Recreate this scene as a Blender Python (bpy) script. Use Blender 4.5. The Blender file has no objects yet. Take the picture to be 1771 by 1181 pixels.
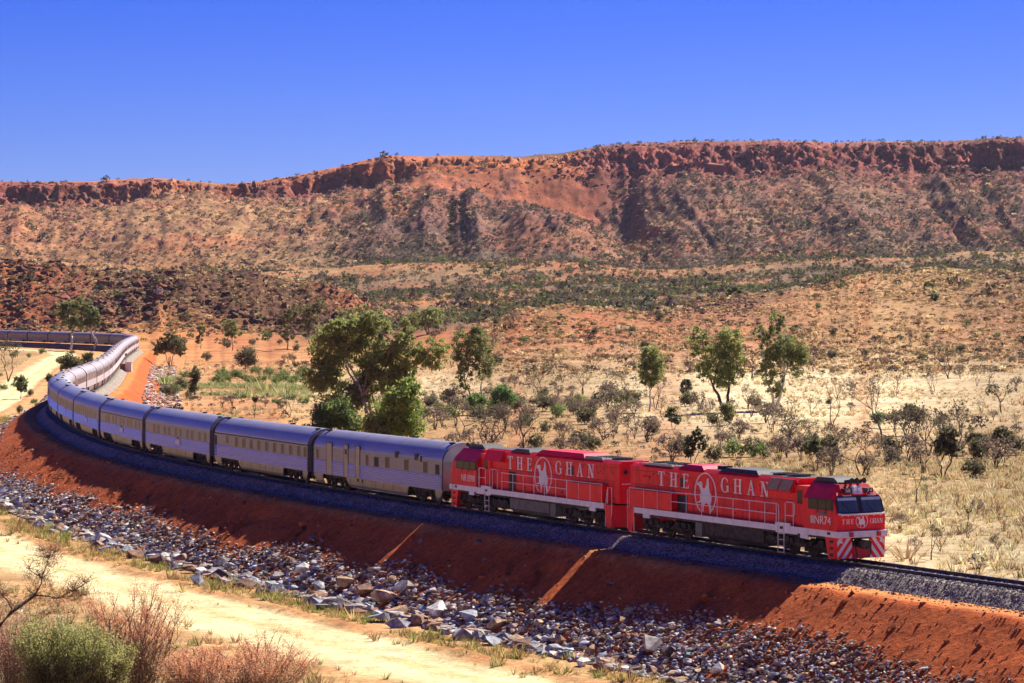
import bpy, bmesh, math, random
import numpy as np
from math import radians, sin, cos, pi, atan2
from mathutils import Vector, Matrix
from mathutils.geometry import tessellate_polygon

scene = bpy.context.scene
COL = scene.collection
rnd = random.Random(7)
RG = np.random.default_rng(11)

# ------------------------------------------------------------------ camera, sky, sun, exposure
FPX, HCAM, YH, UC = 4911.1, 13.0714, 528.1, 885.5
cam_d = bpy.data.cameras.new('camera')
cam = bpy.data.objects.new('camera', cam_d)
COL.objects.link(cam)
cam.location = (0, 0, HCAM)
cam.rotation_euler = (radians(90), 0, 0)
cam_d.sensor_width = 36
cam_d.lens = FPX / 1771 * 36
cam_d.shift_y = -(590.5 - YH) / 1771
cam_d.clip_start = 1
cam_d.clip_end = 30000
scene.camera = cam

SUN_AZ, SUN_EL = radians(38), radians(41.5)      # azimuth to the right of the view axis
world = bpy.data.worlds.new('World')
scene.world = world
world.use_nodes = True
wn, wl = world.node_tree.nodes, world.node_tree.links
bg = wn['Background']
sky = wn.new('ShaderNodeTexSky')
sky.sky_type = 'NISHITA'
sky.sun_disc = False
sky.sun_elevation = SUN_EL
sky.sun_rotation = SUN_AZ
sky.air_density, sky.dust_density, sky.ozone_density = 0.9, 0.35, 4.0
sky.altitude = 600
hsv = wn.new('ShaderNodeHueSaturation')          # the photograph's sky leans to violet blue
hsv.inputs['Hue'].default_value = 0.528
hsv.inputs['Saturation'].default_value = 1.55
hsv.inputs['Value'].default_value = 0.80
wl.new(sky.outputs[0], hsv.inputs['Color'])
tint = wn.new('ShaderNodeMix'); tint.data_type = 'RGBA'; tint.blend_type = 'MULTIPLY'; tint.inputs[0].default_value = 1
tint.inputs[7].default_value = (0.40, 0.47, 1.0, 1)
wl.new(hsv.outputs[0], tint.inputs[6])
wl.new(tint.outputs[2], bg.inputs['Color'])
bg.inputs['Strength'].default_value = 0.068
sun_d = bpy.data.lights.new('sun', 'SUN')
sun = bpy.data.objects.new('sun', sun_d)
COL.objects.link(sun)
sun_d.energy = 4.8
sun_d.angle = radians(0.5)
sun_d.color = (1.0, 0.93, 0.82)
sdir = Vector((-sin(SUN_AZ) * cos(SUN_EL), -cos(SUN_AZ) * cos(SUN_EL), -sin(SUN_EL)))
sun.rotation_euler = sdir.to_track_quat('-Z', 'Y').to_euler()
sun.location = (0, 0, 200)
scene.view_settings.view_transform = 'Standard'
scene.view_settings.look = 'None'
scene.view_settings.exposure = 1.06
scene.view_settings.gamma = 1
scene.view_settings.use_curve_mapping = False
scene.render.engine = 'CYCLES'
scene.cycles.max_bounces = 6
scene.cycles.diffuse_bounces = 3
scene.cycles.use_denoising = True

# ------------------------------------------------------------------ numeric noise
def _hash(ix, iy, seed):
    h = (ix.astype(np.int64) * 374761393 + iy.astype(np.int64) * 668265263 + seed * 1274126177) & 0xFFFFFFFF
    h = ((h ^ (h >> 13)) * 1274126177) & 0xFFFFFFFF
    h = h ^ (h >> 16)
    return (h & 0xFFFFFF) / float(0xFFFFFF)

def vnoise(x, y, seed=0):
    x = np.asarray(x, float); y = np.asarray(y, float)
    ix, iy = np.floor(x), np.floor(y)
    fx, fy = x - ix, y - iy
    ux, uy = fx * fx * (3 - 2 * fx), fy * fy * (3 - 2 * fy)
    a = _hash(ix, iy, seed); b = _hash(ix + 1, iy, seed)
    c = _hash(ix, iy + 1, seed); d = _hash(ix + 1, iy + 1, seed)
    return (a * (1 - ux) + b * ux) * (1 - uy) + (c * (1 - ux) + d * ux) * uy * 1.0

def fbm(x, y, octv=4, seed=0, gain=0.5):
    s = 0; a = 1; t = 0
    for o in range(octv):
        s = s + a * (vnoise(x * 2 ** o + 17.3 * o, y * 2 ** o - 9.1 * o, seed + o) * 2 - 1)
        t += a; a *= gain
    return s / t

def sstep(a, b, x):
    t = np.clip((x - a) / (b - a), 0, 1)
    return t * t * (3 - 2 * t)

# ------------------------------------------------------------------ the railway's centre line
KN = np.array([0, 40, 90, 140, 190, 225, 260, 300, 400, 550, 700, 760, 800, 850, 950, 1150.])
KV = np.array([-0.0, -0.0012, -0.0021, -0.0021, -0.0007, -0.0018, -0.0017, 0.0006, 0.0001, -0.0001, -0.0001,
               0.0049, 0.0026, 0.0, 0.0, 0.0])
import_p = (36.9891, 109.4392, 2.0642)
DS = 1.0
S_ARR = np.arange(-40, 1300, DS)
_h = import_p[2] + np.cumsum(np.interp(S_ARR, KN, KV)) * DS
_X = import_p[0] + np.cumsum(np.cos(_h)) * DS
_Z = import_p[1] + np.cumsum(np.sin(_h)) * DS
# run the ends on straight
_pre = np.arange(-300, -40, DS)
_X = np.concatenate([_X[0] + (_pre + 40) * cos(_h[0]), _X]); _Z = np.concatenate([_Z[0] + (_pre + 40) * sin(_h[0]), _Z])
_h = np.concatenate([np.full(len(_pre), _h[0]), _h]); S_ARR = np.concatenate([_pre, S_ARR])

def tr(s):
    """centre-line point and heading at arc length s (grows towards the tail of the train)"""
    return np.interp(s, S_ARR, _X), np.interp(s, S_ARR, _Z), np.interp(s, S_ARR, _h)

def sd(x, y):
    """arc length and signed offset (+ towards the camera side)"""
    x = np.asarray(x, float).ravel(); y = np.asarray(y, float).ravel()
    cs, ch = _X[::4], _Z[::4]
    so = np.empty(len(x)); do = np.empty(len(x))
    for i in range(0, len(x), 20000):
        xs, ys = x[i:i + 20000], y[i:i + 20000]
        dd = (xs[:, None] - cs[None]) ** 2 + (ys[:, None] - ch[None]) ** 2
        j = dd.argmin(1) * 4
        j = np.clip(j, 0, len(_X) - 1)
        hx, hy = np.cos(_h[j]), np.sin(_h[j])
        rx, ry = xs - _X[j], ys - _Z[j]
        al = rx * hx + ry * hy
        so[i:i + 20000] = S_ARR[j] + al
        kk = np.interp(S_ARR[j], KN, KV)
        hh = _h[j]
        do[i:i + 20000] = -rx * hy + ry * hx - 0.5 * kk * al ** 2
    far = np.abs(do) > 120
    return so, do

# ------------------------------------------------------------------ the land: crest and valley lines (u = bearing in px, y = height in px, r = distance)
def yz(y, r):
    return HCAM - (np.asarray(y, float) - YH) * np.asarray(r, float) / FPX

UG = np.arange(-1100, 2900, 4.0)
def ln(pts):
    p = np.array(pts, float)
    return np.interp(UG, p[:, 0], p[:, 1])
LAYERS = []
def layer(rows, r, y=None, z=None, col=None, rough=0.1):
    r = ln(r) if isinstance(r, list) else np.full(len(UG), float(r))
    if y is not None:
        zz = yz(ln(y), r)
    else:
        zz = ln(z) if isinstance(z, list) else np.full(len(UG), float(z))
    c = np.array(col, dtype=object)
    if isinstance(col, list):
        cu = [q[0] for q in col]
        cc = np.stack([np.interp(UG, cu, [q[1][k] for q in col]) for k in range(3)], 1)
    else:
        cc = np.tile(np.array(col, float), (len(UG), 1))
    LAYERS.append([rows, r, zz, cc, rough])
SAND = (0.44, 0.275, 0.12); PALE = (0.50, 0.36, 0.19); RED = (0.46, 0.135, 0.045); ORA = (0.52, 0.23, 0.075)
CREAM = (0.62, 0.49, 0.27); OSND = (0.52, 0.285, 0.11); TAN = (0.37, 0.225, 0.09); RTAN = (0.37, 0.155, 0.062); BRN = (0.115, 0.055, 0.032); GRN = (0.115, 0.095, 0.05)
OLV = (0.165, 0.098, 0.062); DRED = (0.28, 0.072, 0.052); GREY = (0.105, 0.060, 0.056)
layer(6, 3, z=11.2, col=SAND); layer(6, 60, z=4.0, col=SAND); layer(8, 90, z=0.0, col=SAND)
layer(8, 112, z=-3.4, col=SAND)
layer(16, 126, z=[(250, -5), (600, -5), (800, -4.6), (1000, -3.6), (1300, -2.3), (1600, -1.5), (1771, -1.3), (2500, -1)], col=PALE)
layer(50, 150, z=[(250, -5), (600, -5), (800, -4.6), (1000, -3.6), (1300, -2.3), (1600, -1.5), (1771, -1.3), (2500, -1)],
      col=[(700, RTAN), (1000, TAN), (1400, PALE), (1600, CREAM), (1771, CREAM)], rough=.12)
layer(40, 300, z=[(250, -5), (600, -5), (800, -5), (1000, -4.5), (1300, -3.8), (1771, -3.0), (2500, -2.5)],
      col=[(250, OSND), (600, OSND), (800, RTAN), (1100, RTAN), (1300, TAN), (1771, TAN)], rough=.2)
layer(40, 450, z=[(250, -5), (600, -5), (800, -5), (1000, -4.8), (1300, -4.0), (1771, -3.0), (2500, -2)],
      col=[(250, OSND), (500, OSND), (750, SAND), (1000, SAND), (1150, CREAM), (1500, CREAM), (1771, PALE)], rough=.15)
layer(40, 620, y=[(0, 671), (300, 668), (600, 668), (800, 662), (900, 655), (1100, 650), (1300, 647), (1500, 648), (1771, 642), (2500, 640)],
      col=[(0, OSND), (400, PALE), (760, CREAM), (880, PALE), (1000, PALE), (1200, CREAM), (1500, CREAM), (1771, PALE)], rough=.2)
layer(40, 800, y=[(0, 628), (300, 628), (500, 628), (700, 620), (800, 612), (870, 596), (950, 585), (1100, 588), (1300, 592), (1500, 590), (1771, 585), (2500, 570)],
      col=[(0, OSND), (400, OSND), (700, ORA), (850, RED), (950, RED), (1100, RTAN), (1300, RTAN), (1500, TAN), (1771, RTAN)], rough=.8)
layer(14, [(0, 1060), (600, 1040), (850, 960), (1000, 950), (1150, 980), (1250, 1050), (1400, 1120), (1500, 1200), (1771, 1250)],
      y=[(0, 591), (250, 590), (300, 590), (500, 590), (600, 586), (700, 585), (800, 577), (850, 562), (891, 538), (939, 531), (1000, 531),
         (1040, 535), (1108, 543), (1142, 543), (1200, 521), (1283, 511), (1408, 498), (1476, 477), (1523, 472), (1611, 470), (1771, 474), (2500, 480)],
      col=[(0, ORA), (300, ORA), (600, RTAN), (850, RED), (950, RED), (1100, RTAN), (1280, BRN), (1400, RTAN), (1600, TAN), (1771, BRN)], rough=1.1)
layer(30, [(0, 1120), (600, 1110), (850, 1060), (950, 1040), (1150, 1070), (1250, 1140), (1400, 1210), (1500, 1290), (1771, 1340)],
      y=[(0, 573), (200, 573), (300, 575), (400, 577), (550, 578), (620, 574), (700, 568), (800, 560), (870, 548), (939, 545), (1000, 545),
         (1108, 548), (1142, 547), (1200, 530), (1283, 520), (1408, 508), (1476, 488), (1523, 483), (1611, 480), (1771, 484), (2500, 485)],
      col=[(0, RED), (300, ORA), (620, BRN), (800, OLV), (1771, OLV)], rough=.8)
layer(30, [(0, 1170), (600, 1160), (700, 1175), (900, 1250), (1100, 1280), (1400, 1350), (1771, 1440)],
      y=[(0, 512), (100, 515), (200, 520), (250, 522), (275, 508), (300, 520), (400, 527), (500, 541), (600, 556), (660, 562), (700, 560), (800, 548),
         (870, 535), (939, 528), (1000, 527), (1108, 528), (1142, 528), (1200, 515), (1283, 510), (1408, 500), (1500, 480), (1771, 478), (2500, 478)],
      col=[(0, RED), (120, DRED), (250, BRN), (600, BRN), (660, RED), (760, GRN), (1000, GRN), (1200, OLV), (1771, TAN)], rough=1.6)
layer(10, [(0, 1245), (600, 1215), (700, 1260), (900, 1400), (1771, 1560)],
      y=[(0, 455), (102, 457), (136, 464), (217, 471), (258, 480), (305, 471), (407, 472), (441, 478), (508, 488), (542, 488), (600, 505), (660, 537),
         (700, 545), (750, 540), (800, 533), (870, 525), (939, 519), (1000, 517), (1108, 514), (1200, 506), (1283, 505), (1408, 492), (1500, 470), (1611, 462), (1771, 468), (2500, 468)],
      col=[(0, RED), (200, BRN), (500, BRN), (600, RED), (700, OLV), (900, RTAN), (1100, GRN), (1771, TAN)], rough=1.2)
layer(20, [(0, 1330), (600, 1330), (1000, 1500), (1771, 1660)],
      y=[(0, 480), (500, 505), (600, 522), (660, 530), (700, 526), (770, 521), (900, 522), (959, 521), (1108, 519), (1200, 511), (1283, 506), (1408, 493), (1500, 474), (1611, 467), (1771, 471), (2500, 471)],
      col=[(0, OLV), (700, RTAN), (850, ORA), (1000, TAN), (1771, OLV)], rough=1.)
layer(30, 1780, y=[(0, 480), (400, 490), (500, 498), (600, 505), (700, 500), (800, 496), (900, 493), (1000, 491), (1108, 490), (1200, 488), (1283, 482), (1408, 471), (1500, 465), (1611, 459), (1771, 461), (2500, 461)],
      col=[(0, OLV), (600, OLV), (900, OLV), (1771, OLV)], rough=1.5)
layer(6, 2000, y=[(0, 474), (400, 474), (500, 470), (600, 462), (668, 457), (769, 454), (888, 454), (939, 452), (1040, 457), (1091, 466), (1171, 467),
                  (1323, 450), (1476, 447), (1594, 448), (1662, 438), (1771, 438), (2500, 430)],
      col=[(0, TAN), (600, TAN), (1000, RTAN), (1771, TAN)], rough=1.2)
layer(8, 2110, y=[(0, 474), (400, 474), (500, 476), (600, 470), (668, 465), (769, 462), (939, 461), (1040, 466), (1091, 472), (1171, 473), (1323, 460), (1476, 456), (1594, 456), (1662, 448), (1771, 448), (2500, 440)],
      col=OLV, rough=1.)
layer(50, 2250, y=[(0, 466), (300, 468), (500, 465), (600, 461), (700, 460), (900, 460), (1040, 462), (1091, 466), (1171, 466), (1323, 455), (1476, 450), (1771, 446), (2500, 440)],
      col=[(0, TAN), (300, RTAN), (500, TAN), (620, OLV), (700, GRN), (1000, GRN), (1100, OLV), (1200, OLV), (1771, GRN)], rough=2.5)
layer(25, 2450, y=[(0, 405), (100, 408), (200, 405), (300, 398), (400, 402), (500, 398), (600, 388), (700, 378), (800, 370), (860, 363), (900, 360), (950, 374), (1000, 392), (1040, 412),
                   (1080, 440), (1130, 420), (1200, 395), (1300, 385), (1500, 385), (1771, 385), (2500, 385)],
      col=[(0, RTAN), (250, TAN), (500, TAN), (620, OLV), (700, GREY), (950, GREY), (1050, RTAN), (1200, OLV), (1400, OLV), (1771, GREY)], rough=3)
layer(10, 2535, y=[(0, 383), (300, 373), (500, 370), (600, 352), (690, 330), (800, 334), (860, 347), (900, 354), (950, 378), (1000, 394), (1040, 410),
                   (1080, 430), (1130, 398), (1200, 363), (1300, 358), (1500, 358), (1771, 358), (2500, 358)],
      col=[(0, RTAN), (250, TAN), (500, TAN), (620, RTAN), (700, RTAN), (860, GREY), (1000, RTAN), (1100, OLV), (1400, OLV), (1771, OLV)], rough=3)
layer(40, 2575, y=[(0, 372), (300, 363), (500, 360), (600, 340), (690, 325), (800, 340), (860, 356), (900, 364), (950, 384), (1000, 398), (1040, 408),
                   (1080, 415), (1130, 380), (1200, 345), (1300, 341), (1500, 341), (1771, 341), (2500, 341)],
      col=[(0, RTAN), (250, TAN), (500, TAN), (620, RTAN), (720, RED), (900, RED), (1020, RED), (1060, OLV), (1400, OLV), (1771, OLV)], rough=2.5)
_cb = [(0, 352), (34, 350), (102, 359), (163, 357), (244, 350), (271, 338), (339, 331), (400, 343), (474, 340), (508, 340), (600, 326), (634, 325), (695, 318), (718, 300),
       (735, 288), (800, 287), (900, 287), (973, 284), (993, 288), (1091, 296), (1169, 299), (1290, 301), (1408, 294), (1510, 291), (1543, 292), (1611, 301), (1713, 294), (1771, 291), (2500, 291)]
_rb = 2700
layer(22, _rb, y=_cb, col=[(0, DRED), (300, RTAN), (500, DRED), (720, RED), (960, RED), (1050, DRED), (1771, DRED)], rough=2)
_k = [(0, 318), (51, 319), (102, 318), (152, 316.6), (237, 311), (298, 311), (339, 315), (383, 319), (434, 318), (508, 305), (600, 286), (661, 270.5), (678, 270), (735, 271), (790, 268),
      (891, 271), (973, 264), (1007, 259), (1061, 250), (1200, 245), (1354, 244), (1442, 249), (1510, 247), (1611, 249), (1699, 244), (1771, 243), (2500, 243)]
_kt = [(u, y + (6 if (u < 330 or 430 < u < 700 or u > 990) else 10)) for u, y in _k]
layer(14, [(0, 2722), (340, 2726), (380, 2745), (430, 2724), (700, 2722), (735, 2765), (960, 2765), (1020, 2748), (1100, 2742), (1170, 2760), (1500, 2762), (1540, 2735), (1600, 2735), (1630, 2760), (1680, 2755), (1700, 2724), (1771, 2722)], y=_kt,
      col=[(0, DRED), (720, RED), (960, RTAN), (1050, DRED), (1771, DRED)], rough=1)
layer(8, 2800, y=_k, col=[(0, RED), (340, TAN), (600, RED), (960, OLV), (1300, RTAN), (1771, OLV)], rough=1)
layer(6, 3300, y=[(u, y + 35) for u, y in _k], col=OLV, rough=1)
layer(3, 7000, z=60, col=OLV, rough=1)
NL = len(LAYERS)
LR = np.stack([l[1] for l in LAYERS]); LZ = np.stack([l[2] for l in LAYERS])
LC = np.stack([l[3] for l in LAYERS]); LROUGH = np.array([l[4] for l in LAYERS])
IB = [i for i, l in enumerate(LAYERS) if abs(l[1][0] - 2700) < .1][0]
# buttresses: the cliff's foot and lip step in and out
_bn = 24 * fbm(UG / 90, UG * 0 + 3, 5, 5, .6) + 5 * fbm(UG / 14, UG * 0 + 3, 4, 25, .7)
_amt = np.interp(UG, [0, 340, 380, 430, 700, 740, 960, 1020, 1100, 2500], [1, .9, .3, .9, 1, .15, .15, .25, .5, .5])
LR[IB] += _bn * _amt * 1.5; LR[IB + 1] += _bn * _amt * 1.5 + 4 * fbm(UG / 9, UG * 0, 3, 21)
LZ[IB] += 9 * fbm(UG / 40, UG * 0 + 2, 5, 37, .62) * np.clip(_amt, 0, 1)
LZ[IB + 1] += 3.0 * fbm(UG / 12, UG * 0 + 7, 4, 31) * np.clip(_amt, 0, 1)

def zout(r):
    return np.interp(r, [0, 3, 60, 90, 112, 126, 560, 760, 900, 1200, 9000], [11.2, 11.2, 4.0, 0.0, -3.4, -5.2, -5.2, -2.6, -1.7, -1.2, 20])

def polar(x, y):
    r = np.hypot(x, y); a = np.arctan2(x, y)
    ac = np.clip(a, -0.36, 0.36)
    return r, UC + FPX * np.tan(ac)

def land(x, y, want_col=False, s=None, d=None):
    """height (and albedo) of the natural ground at world x, y"""
    x = np.asarray(x, float).ravel(); y = np.asarray(y, float).ravel()
    Z = np.empty(len(x)); C = np.empty((len(x), 3)) if want_col else None
    for i in range(0, len(x), 60000):
        sl = slice(i, i + 60000)
        r, u = polar(x[sl], y[sl])
        r = np.clip(r, 3.01, 6990)
        fu = np.clip((u - UG[0]) / 4.0, 0, len(UG) - 1.001); iu = fu.astype(int); tu = fu - iu
        R = LR[:, iu] * (1 - tu) + LR[:, iu + 1] * tu
        H = LZ[:, iu] * (1 - tu) + LZ[:, iu + 1] * tu
        k = np.clip((r[None] >= R).sum(0) - 1, 0, NL - 2)
        n = np.arange(len(r))
        sec = np.diff(H, axis=0) / np.maximum(np.diff(R, axis=0), .5)
        def slope(kk):
            a = sec[np.clip(kk - 1, 0, NL - 2), n]; b = sec[np.clip(kk, 0, NL - 2), n]
            m = np.where(a * b > 0, 2 * a * b / (a + b + 1e-12 * np.sign(a + b + 1e-20)), 0)
            return np.where((kk <= 0) | (kk >= NL - 1), 0, m)
        r0, r1, h0, h1 = R[k, n], R[k + 1, n], H[k, n], H[k + 1, n]
        w = np.maximum(r1 - r0, .5); t = np.clip((r - r0) / w, 0, 1)
        m0, m1 = slope(k) * w, slope(k + 1) * w
        t2, t3 = t * t, t * t * t
        zh = (2 * t3 - 3 * t2 + 1) * h0 + (t3 - 2 * t2 + t) * m0 + (-2 * t3 + 3 * t2) * h1 + (t3 - t2) * m1
        lin = h0 + (h1 - h0) * t
        zi = np.where(k == IB, lin, zh)
        rough = LROUGH[k] * (1 - t) + LROUGH[k + 1] * t
        xs, ys = x[sl], y[sl]
        fs = np.clip(r / 320, .25, 5)                        # feature size grows with the landform
        nz = fbm(xs / (3.0 * fs), ys / (3.0 * fs), 5, 3, .55)
        zi = zi + rough * nz * 1.1
        # gullies down the range's face
        g = sstep(2230, 2420, r) * (1 - sstep(2640, 2700, r))
        gu = u + 22 * fbm(u / 60, r / 90, 3, 77) + (r - 2450) * np.interp(u, [0, 600, 900, 1100], [-.06, -.12, .08, .24])
        rid = 1 - np.abs(2 * vnoise(gu / 78, r / 1200, 44) - 1)
        rid2 = 1 - np.abs(2 * vnoise(gu / 21, r / 700, 43) - 1)
        rgt = np.interp(u, [300, 700], [.6, 1.]) * (1 - .8 * sstep(690, 730, u) * (1 - sstep(1030, 1110, u)) * sstep(2520, 2560, r)) * (1 - .65 * np.exp(-((u - 1068) / 34) ** 2))
        zi = zi + g * rgt * (13 * (rid ** 1.2 - .5) + 5.0 * (rid2 - .5))
        # broken faces of the escarpment
        gc = np.where((k == IB) | (k == IB - 1) & (t > .8), 1., 0.) * np.where(k == IB, np.minimum(1, 6 * t * (1 - t)), (t - .8) * 5)
        zi = zi + gc * (13 * fbm(u / 13, r / 7, 5, 201, .64) + 3.0 * (np.abs(((zi / 4.5 + fbm(u / 30, r / 20, 3, 202)) % 1) - .5) * 2 - .5))
        # outcrops on the range's flank
        oc = sstep(.16, .34, fbm(u / 26, r / 26, 4, 205)) * g
        zi = zi + oc * 5 * np.clip(fbm(u / 7, r / 7, 4, 206, .62) + .25, 0, 1)
        # ledges on the rocky left hill
        gl = sstep(1110, 1140, r) * (1 - sstep(1245, 1320, r)) * (1 - sstep(580, 700, u))
        led = zi / 2.1 + 1.2 * fbm(xs / 40, ys / 40, 3, 9)
        zi = zi + gl * 1.7 * (np.abs((led % 1) - .5) * 2 - .5) + gl * 2.2 * fbm(xs / 7, ys / 10, 5, 15, .6)
        ss, dd = (s[sl], d[sl]) if d is not None else sd(xs, ys)
        wo = sstep(-5, 5, dd)
        zo = zout(r) + .12 * fbm(xs / 2.5, ys / 2.5, 4, 6)
        near = r < 1500
        Z[sl] = np.where(near, zi * (1 - wo) + zo * wo, zi)
        if want_col:
            ca = LC[k, iu] * (1 - t)[:, None] + LC[k + 1, iu] * t[:, None]
            p1 = fbm(xs / (14 * fs), ys / (9 * fs), 4, 51)[:, None]
            ca = ca * (1 + .38 * p1)
            # patches of bare red earth and of pale straw
            p2 = sstep(.06, .34, fbm(xs / (9 * fs), ys / (9 * fs), 4, 61))[:, None]
            p3 = sstep(.08, .4, fbm(xs / (11 * fs) + 40, ys / (7 * fs), 4, 71))[:, None]
            mid = (sstep(250, 420, r) * (1 - sstep(2600, 2700, r)))[:, None]
            lh = (sstep(1105, 1135, r) * (1 - sstep(1245, 1330, r)) * sstep(120, 260, u) * (1 - sstep(600, 700, u)))[:, None]
            mid = mid * (1 - .85 * lh)
            ca = ca * (1 - .45 * p2 * mid) + np.array(RED) * .45 * p2 * mid
            ca = ca * (1 - .4 * p3 * mid) + np.array(TAN) * .4 * p3 * mid
            # outcrops are dark red, scree between them carries strata bands at the cliff
            ca = ca * (1 - .75 * oc[:, None]) + np.array((.17, .065, .05)) * .75 * oc[:, None]
            mot = fbm(xs / 7, ys / 7, 4, 207, .65)[:, None]
            ca = ca * (1 + .6 * g[:, None] * mot)
            ca = ca * (1 - .28 * g[:, None]) + np.array((.34, .12, .085)) * .28 * g[:, None]
            cl = (k == IB)
            band = fbm(u / 200, Z[sl] / 2.6, 3, 88)[:, None]
            b2 = sstep(.1, .4, fbm(u / 8, Z[sl] / 3, 4, 89))[:, None]
            ca = np.where(cl[:, None], ca * (1 + .6 * band) * (1 - .35 * b2) + np.array((.42, .24, .19)) * .35 * b2, ca)
            co = np.array(SAND) * (1 + .35 * p1) * (1 - .5 * p2) + np.array(ORA) * .5 * p2
            w2 = (wo * near)[:, None]
            C[sl] = np.clip(ca * (1 - w2) + co * w2, .01, .8)
    return (Z, C) if want_col else Z

def emb(s, d):
    """designed railway formation: ballast shoulder, bench and batter"""
    ad = np.abs(d)
    bench = np.where(d > 0, 4.3 + .9 * (1 - sstep(-12, 14, s)), 4.6)
    z = np.interp(ad, [0, 1.75, 2.75, 2.76], [-.2, -.2, -.8, -.8])
    wob = .35 * fbm(s / 7, d * 0 + 2, 3, 4)
    z = np.where(ad > bench + wob, -.8 - (ad - bench - wob) * .645, z)
    return z

def ground_z(x, y, s=None, d=None):
    if s is None:
        s, d = sd(x, y)
    z = land(x, y, s=s, d=d)
    near = np.abs(d) < 25
    e = emb(s, d) + np.where(np.abs(d) > 4.5, .10 * fbm(np.asarray(x).ravel() / .9, np.asarray(y).ravel() / .9, 4, 13), 0)
    return np.where(near, np.maximum(z, e), z)

_YS = np.exp(np.linspace(np.log(70), np.log(3600), 1500))
def unproject(uv):
    """world point on the ground for each (u, y) of the picture"""
    out = []
    for u, v in uv:
        x = (u - UC) / FPX * _YS; zr = HCAM - (v - YH) / FPX * _YS
        g = ground_z(x, _YS)
        hit = np.nonzero(zr <= g)[0]
        if len(hit) == 0:
            j = len(_YS) - 1
        else:
            j = hit[0]
        if j > 0 and zr[j] <= g[j] and zr[j - 1] > g[j - 1]:
            a = (zr[j - 1] - g[j - 1]); b = (g[j] - zr[j]); t = a / (a + b + 1e-9)
            Y = _YS[j - 1] + t * (_YS[j] - _YS[j - 1])
        else:
            Y = _YS[j]
        X = (u - UC) / FPX * Y
        out.append((X, Y, float(ground_z(np.array([X]), np.array([Y]))[0])))
    return out
# ------------------------------------------------------------------ materials
def new_mat(name):
    m = bpy.data.materials.new(name); m.use_nodes = True
    n, l = m.node_tree.nodes, m.node_tree.links
    return m, n, l, n['Principled BSDF']

def paint(name, col, rough=.45, metal=0., var=.12, scale=3., bump=0., bscale=30., spec=.4, dust=0., streak=None):
    m, n, l, p = new_mat(name)
    tc = n.new('ShaderNodeTexCoord')
    nz = n.new('ShaderNodeTexNoise'); nz.inputs['Scale'].default_value = scale; nz.inputs['Detail'].default_value = 6
    nz.inputs['Roughness'].default_value = .62
    src = tc.outputs['Object']
    if streak:
        mp = n.new('ShaderNodeMapping'); mp.inputs['Scale'].default_value = streak
        l.new(src, mp.inputs['Vector']); src = mp.outputs[0]
    l.new(src, nz.inputs['Vector'])
    mx = n.new('ShaderNodeMix'); mx.data_type = 'RGBA'
    lo = [c * (1 - var * 1.6) for c in col]; hi = [min(1, c * (1 + var)) for c in col]
    if dust:
        hi = [c * (1 - dust) + q * dust for c, q in zip(col, (.42, .27, .17))]
    mr = n.new('ShaderNodeMapRange'); mr.inputs[1].default_value = .33; mr.inputs[2].default_value = .68
    l.new(nz.outputs[0], mr.inputs[0]); l.new(mr.outputs[0], mx.inputs[0])
    mx.inputs[6].default_value = (*lo, 1); mx.inputs[7].default_value = (*hi, 1)
    l.new(mx.outputs[2], p.inputs['Base Color'])
    p.inputs['Roughness'].default_value = rough; p.inputs['Metallic'].default_value = metal
    p.inputs['Specular IOR Level'].default_value = spec
    if bump:
        bp = n.new('ShaderNodeBump'); bp.inputs['Strength'].default_value = bump; bp.inputs['Distance'].default_value = .02
        n2 = n.new('ShaderNodeTexNoise'); n2.inputs['Scale'].default_value = bscale; n2.inputs['Detail'].default_value = 5
        l.new(tc.outputs['Object'], n2.inputs['Vector']); l.new(n2.outputs[0], bp.inputs['Height']); l.new(bp.outputs[0], p.inputs['Normal'])
    return m

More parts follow.
